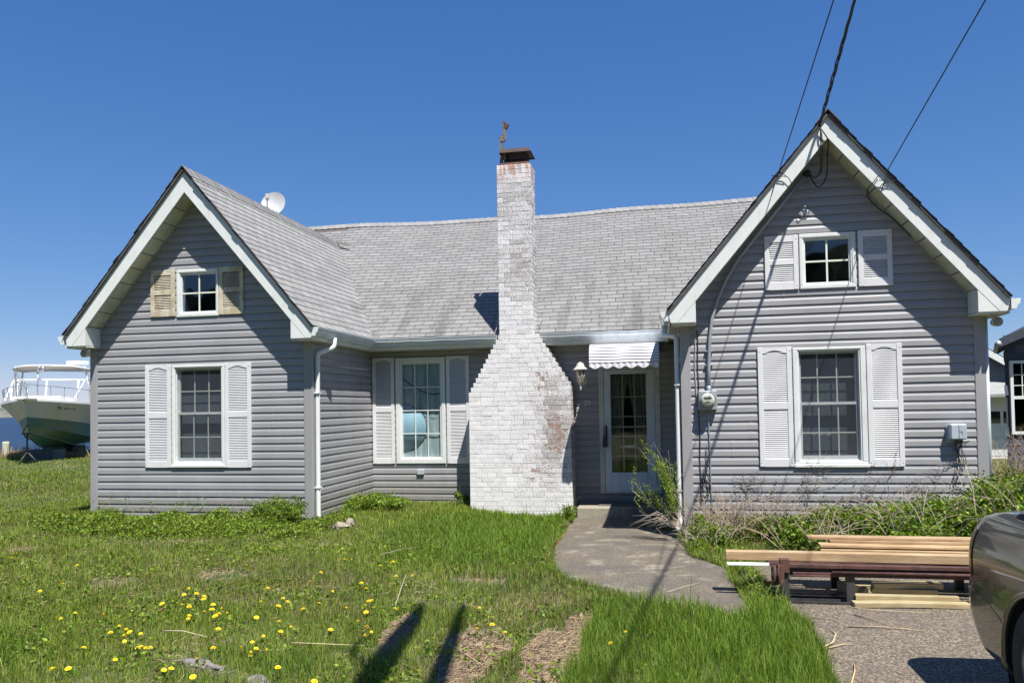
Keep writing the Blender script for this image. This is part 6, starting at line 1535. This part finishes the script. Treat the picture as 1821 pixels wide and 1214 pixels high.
def hoop(x0, x1, hw0, hw1, z0, z1):
    a = [BP(x0, -hw0, z0), BP(x0, hw0, z0), BP(x1, hw0 * 1.05, z0), BP(x1, -hw0 * 1.05, z0)]; b = [BP(x0 + .25, -hw1, z1), BP(x0 + .25, hw1, z1), BP(x1, hw1, z1), BP(x1, -hw1, z1)]
    m.mesh(a + b, [(0, 1, 5, 4), (1, 2, 6, 5), (2, 3, 7, 6), (3, 0, 4, 7), (4, 5, 6, 7)])
hoop(1.5, 4.2, .85, .75, 2.0, 2.32); hoop(1.2, 1.8, .3, .25, 2.1, 2.33); m.build('cabin', 'deck_white', boat)
m = MB()
WZ0, WZ1 = 2.22, 2.98
wp = [(4.4, -1.45), (3.3, -1.0), (3.0, 0), (3.3, 1.0), (4.4, 1.45), (5.3, 1.5)]
for (a, b), (c_, d_) in zip(wp, wp[1:]): m.tube([BP(a + .35, b, WZ1), BP(c_ + .35, d_, WZ1)], .035, 6)
for (a, b) in wp: m.tube([BP(a, b, WZ0 - .1), BP(a + .35, b, WZ1)], .035, 6)
m.build('windshield', 'deck_white', boat)
m = MB()  # hardtop frame
HZ = 3.50
for sy in (-1, 1):
    m.tube([BP(4.4, 1.35 * sy, 2.1), BP(3.9, 1.15 * sy, HZ)], .035, 6); m.tube([BP(5.6, 1.45 * sy, 2.0), BP(5.2, 1.2 * sy, HZ)], .035, 6); m.tube([BP(5.4, 1.4 * sy, 2.1), BP(4.05, 1.2 * sy, 3.1)], .03, 6); m.tube([BP(2.2, 1.1 * sy, 2.2), BP(3.9, 1.2 * sy, 3.0)], .03, 6); m.tube([BP(4.1, 1.2 * sy, 3.3), BP(4.9, 1.25 * sy, 3.0)], .02, 5)
m.build('tower_frame', 'deck_white', boat)
m = MB(); P = []
for j, (zz, k) in enumerate(((HZ - .01, 1.0), (HZ + .02, 1.01), (HZ + .05, .97), (HZ + .08, .6))):
    for i in range(28):
        t = 2 * math.pi * i / 28; c_, s_ = math.cos(t), math.sin(t); P.append(BP(5.1 + 1.75 * k * math.copysign(abs(c_) ** .6, c_), 1.38 * k * math.copysign(abs(s_) ** .6, s_), zz - .13 * abs(s_) ** 2 * 1.0))
m.mesh(P, [(j * 28 + i, j * 28 + (i + 1) % 28, (j + 1) * 28 + (i + 1) % 28, (j + 1) * 28 + i) for j in range(3) for i in range(28)] + [tuple(range(84, 112))], 0, smooth=True); m.f.append(tuple(range(27, -1, -1))); m.m.append(1); m.t.append((1, 1, 1)); m.sm.append(False)
m.build('hardtop', ['deck_white', 'canvas'], boat)
m = MB(); a_ = BP(4.9, .75, HZ + .16); m.cbox((a_.x - .3, a_.y - .3, HZ + .12), (a_.x + .3, a_.y + .3, HZ + .27), .04); m.build('roof_hatch', 'deck_white', boat)
m = MB()  # bow rail and pulpit
for sy in (-1, 1):
    pts_ = [BP(-.55, .12 * sy, 2.75)]
    for i in range(2, 26, 3): x, y, z = S_[i][0]; pts_.append(BP(x, sy * (y - .03), z + .50)); m.tube([BP(x + .12, sy * (y - .06), z), BP(x, sy * (y - .03), z + .5)], .013, 5)
    m.tube(pts_, .015, 6); m.tube([BP(-.55, .12 * sy, 2.75), BP(-.2, .15 * sy, 2.25)], .015, 5); m.tube([BP(-.05, .2 * sy, 2.75), BP(-.4, .12 * sy, 2.25)], .015, 5)
m.tube([BP(-.55, -.12, 2.75), BP(-.55, .12, 2.75)], .015, 5); m.build('bow_rail', 'steel', boat)
m = MB(); m.mesh([BP(-.65, -.16, 2.19), BP(-.65, .16, 2.19), BP(.4, .3, 2.19), BP(.4, -.3, 2.19), BP(-.65, -.16, 2.23), BP(-.65, .16, 2.23), BP(.4, .3, 2.23), BP(.4, -.3, 2.23)], [(0, 1, 2, 3), (4, 5, 6, 7), (0, 1, 5, 4), (1, 2, 6, 5), (2, 3, 7, 6), (3, 0, 4, 7)]); m.build('pulpit', 'deck_white', boat)
m = MB(); p = BP(3.3, -.3, 2.35); m.tube([p, p + Vector((0, 0, .95))], .03, 6); m.tube([p + Vector((0, 0, .9)), p + Vector((.15, -.1, 1.1))], .05, 6); m.lathe([(.07, -.02), (.13, 0), (.07, .02)], p + Vector((.25, -.1, 1.02)), 'y', 16); m.build('winch', 'steel', boat)
m = MB(); p = BP(8.2, 0, .35); m.tube([BP(6.4, 0, .55), BP(8.2, 0, .42)], .04, 6)
for k in range(3):
    t = 2 * math.pi * k / 3 + .5; q = BP(8.25, .26 * math.cos(t), .42 + .26 * math.sin(t)); m.tube([BP(8.25, 0, .42), q], [.05, .12], 6)
m.build('propeller', 'black', boat)
# registration on the hull side that faces the yard
ang = math.atan2((BP(2.4, 1.45, 0) - BP(1.0, .9, 0)).y, (BP(2.4, 1.45, 0) - BP(1.0, .9, 0)).x)
i0 = next(i for i, t in enumerate(T_) if LB * t > 1.0); g0 = S_[i0]
def hullp(t, f):
    s = sect(t); a, b = s[0], s[1]; return BP(a[0] + (b[0] - a[0]) * f, a[1] + (b[1] - a[1]) * f + .02, a[2] + (b[2] - a[2]) * f)
pA, pB = hullp(.16, .9), hullp(.30, .9); ang = math.atan2(pB.y - pA.y, pB.x - pA.x)
text_mesh('NY 2230 GJ', .23, pA + Vector((.02, -.04, -.06)), 'black', 'registration', rotz=ang, ext=.002, parent=boat)
# keel blocks and stands
def blocks(x, label):
    t = thing('keel_blocks', BP(x, 0, 0), label, 'blocks')
    for k in range(2):
        m = MB(); c = BP(x, 0, 0); m.cbox((c.x - .62, c.y - .3, -.02 + .20 * k), (c.x + .62, c.y + .3, .18 + .20 * k), .01); m.build('block', simple('blocking', (.07, .09, .09), (.11, .12, .12), 5, .9), t)
blocks(3.0, 'dark blocks under the forward keel of the boat'); blocks(7.0, 'dark blocks under the stern of the boat')
def jack(p, h, label):
    t = thing('jack_stand', p, label, 'jack stand'); m = MB(); p = Vector(p); m.tube([p + Vector((0, 0, .25)), p + Vector((0, 0, h))], .03, 6)
    for k in range(3): a = 2.1 * k + .4; m.tube([p + Vector((0, 0, .42)), p + Vector((math.cos(a) * .36, math.sin(a) * .36, 0))], .028, 5)
    m.build('post', 'black', t); m = MB(); m.box((p.x - .15, p.y - .03, .52), (p.x + .15, p.y + .03, .56)); m.build('handle', 'black', t); m = MB(); m.box((p.x - .12, p.y - .12, h), (p.x + .12, p.y + .12, h + .04)); m.build('pad', 'black', t)
jack((-21.2, 23.05, 0), 1.02, 'black tripod jack stand under the bow of the boat')
m = MB(); m.lathe([(.0, .62), (.13, .61), (.14, .55), (.135, -.1)], (-25.9, 27.1, 0), 'z', 16); m.build('wooden_post', simple('post_pale', (.46, .47, .38), (.38, .38, .30), 6, .9), None, 'short pale round post standing at the water edge', 'post', base=(-25.9, 27.1, 0))
# wire fence along the bank
fe = thing('wire_fence', (-24, 28.2, 0), 'thin wire fence with slim stakes along the water edge', 'fence')
for k in range(9):
    m = MB(); x = -30 + k * 1.6; m.tube([(x, 28.3, -.1), (x, 28.3, .34)], .02, 5); m.build('stake', 'log', fe)
m = MB()
for z in (.12, .22, .31): m.tube([(-30, 28.3, z), (-17, 28.3, z)], .006, 4)
m.build('wire', 'galv', fe)

# ------------------------------------------------------------------ NEIGHBOURS on the right
nh = thing('neighbour_house', (8.4, 17, 0), 'dark shingled neighbouring house with a white sash window at the right edge', 'house')
m = MB(); yN = 14.0; x0 = 5.44; 
for r_ in range(22):
    z = -.05 + r_ * .135; 
    if z > 2.55: break
    xx = x0 + R.uniform(-.02, 0)
    while xx < 11.2:
        w_ = R.choice((.12, .16, .20, .26)); tt = R.uniform(.7, 1.25); e = min(xx + w_ - .004, 11.2)
        if not (5.49 < (xx + e) / 2 < 6.0 and 1.05 < z + .07 < 2.28): m.mesh([(xx, yN - .018, z), (e, yN - .018, z), (e, yN - .004, z + .16), (xx, yN - .004, z + .16)], [(0, 1, 2, 3)], 0, (tt, tt, tt)); m.mesh([(xx, yN - .018, z), (e, yN - .018, z), (e, yN, z), (xx, yN, z)], [(0, 1, 2, 3)], 0, (.4, .4, .4))
        xx += w_
m.mesh([(x0, yN, 0), (11.2, yN, 0), (11.2, yN, 2.6), (8.3, yN, 3.75), (x0, yN, 2.53)], [(0, 1, 2, 3, 4)], 0, (.7, .7, .7)); m.mesh([(x0, yN, 0), (x0, yN, 2.53), (6.18, 15.6, 2.53), (6.18, 15.6, 0)], [(0, 1, 2, 3)], 0); m.mesh([(11.2, yN, 0), (11.2, yN, 2.6), (11.2, 15.6, 2.6), (11.2, 15.6, 0)], [(0, 1, 2, 3)], 0); m.mesh([(6.18, 15.6, 0), (11.2, 15.6, 0), (11.2, 15.6, 2.6), (8.3, 15.6, 3.75), (6.18, 15.6, 2.53)], [(0, 1, 2, 3, 4)], 0)
m.build('wall', 'darkhouse', nh)
m = MB()
for a, b in (((5.24, 2.60), (8.3, 3.92)), ((11.45, 2.60), (8.3, 3.92))):
    m.mesh([(a[0], yN - .35, a[1]), (b[0], yN - .35, b[1]), (b[0], 15.7, b[1]), (a[0] + (.75 if a[0] < 8 else 0), 15.7, a[1]), (a[0], yN - .35, a[1] - .14), (b[0], yN - .35, b[1] - .14), (b[0], 15.7, b[1] - .14), (a[0] + (.75 if a[0] < 8 else 0), 15.7, a[1] - .14)], [(0, 1, 2, 3), (4, 5, 6, 7), (0, 1, 5, 4), (3, 0, 4, 7)])
m.build('roof', 'roofdark', nh)
m = MB(); m.tube([(5.22, yN - .36, 2.52), (5.97, 15.7, 2.52)], .05, 8); m.build('gutter', 'galv', nh)
m = MB(); zz = (1.09, 1.67, 2.245); ring(m, 5.50, 5.99, 1.075, 2.26, .045, yN - .05, yN + .0); m.box((5.545, yN - .04, 1.64), (5.945, yN, 1.69)); wn = m.build('window', 'white', nh)
m = MB(); m.face([(5.54, yN - .018, 1.11), (5.95, yN - .018, 1.11), (5.95, yN - .018, 2.22), (5.54, yN - .018, 2.22)]); m.build('pane', 'glass', wn)
m = MB()
for x in (5.68, 5.81): m.box((x - .007, yN - .028, 1.69), (x + .007, yN - .022, 2.22))
for z in (1.86, 2.03): m.box((5.545, yN - .029, z - .007), (5.945, yN - .021, z + .007))
m.build('muntin', 'white', wn)
m = MB(); m.box((5.52, yN + .0, 1.08), (6.0, yN + .04, 2.25)); m.build('interior', 'curtain_grey', wn)
m = MB(); m.box((5.37, yN - .3, .0), (5.75, yN - .02, .38)); m.build('cellar_box', 'darkhouse', nh)
ga = thing('neighbour_garage', (9.5, 24, 0), 'white panelled garage door under blue-grey gable siding behind the houses', 'garage')
m = MB(); yG = 24.0; m.box((6.2, yG, 0), (10.7, yG + 5, 1.78)); m.build('wall', 'bluegrey', ga)
m = MB(); m.mesh([(5.9, yG - .02, 1.76), (8.0, yG - .02, 3.42), (10.62, yG - .02, 1.76)], [(0, 1, 2)]); m.build('gable', 'bluegrey', ga)
m = MB(); m.prism([(8.0, 3.56), (10.9, 1.69), (10.9, 1.51), (8.0, 3.36)], 'y', yG - .25, yG - .20); m.prism([(8.0, 3.56), (5.6, 2.0), (5.6, 1.84), (8.0, 3.38)], 'y', yG - .25, yG - .20); m.build('rake', 'fascia', ga)
m = MB(); m.mesh([(8.0, yG - .25, 3.585), (10.9, yG - .25, 1.715), (10.9, yG + 5, 1.715), (8.0, yG + 5, 3.585)], [(0, 1, 2, 3)]); m.mesh([(8.0, yG - .25, 3.585), (5.6, yG - .25, 2.02), (5.6, yG + 5, 2.02), (8.0, yG + 5, 3.585)], [(0, 1, 2, 3)]); m.build('roof', 'roofgrey', ga)
m = MB(); m.mesh([(7.7, yG - .7, 1.78), (10.7, yG - .7, 1.78), (10.7, yG - .03, 2.12), (7.7, yG - .03, 2.12), (7.7, yG - .7, 1.70), (10.7, yG - .7, 1.70), (10.7, yG - .03, 1.75), (7.7, yG - .03, 1.75)], [(0, 1, 2, 3), (4, 5, 6, 7), (0, 1, 5, 4), (0, 3, 7, 4)]); m.build('door_canopy', 'roofgrey', ga)
m = MB(); m.box((7.9, yG - .06, .0), (10.5, yG - .01, 1.74)); dr_ = m.build('garage_door', 'white', ga)
m = MB(); pn = MB()
for k in range(6):
    x = 7.93 + k * .42; pn.box((x + .04, yG - .066, .97), (x + .38, yG - .0605, 1.30))
    for z in (.08, .52): ring(m, x + .03, x + .39, z, z + .38, .012, yG - .068, yG - .0605)
m.build('panel', 'gutter', dr_); pn.build('pane', 'carglass', dr_)
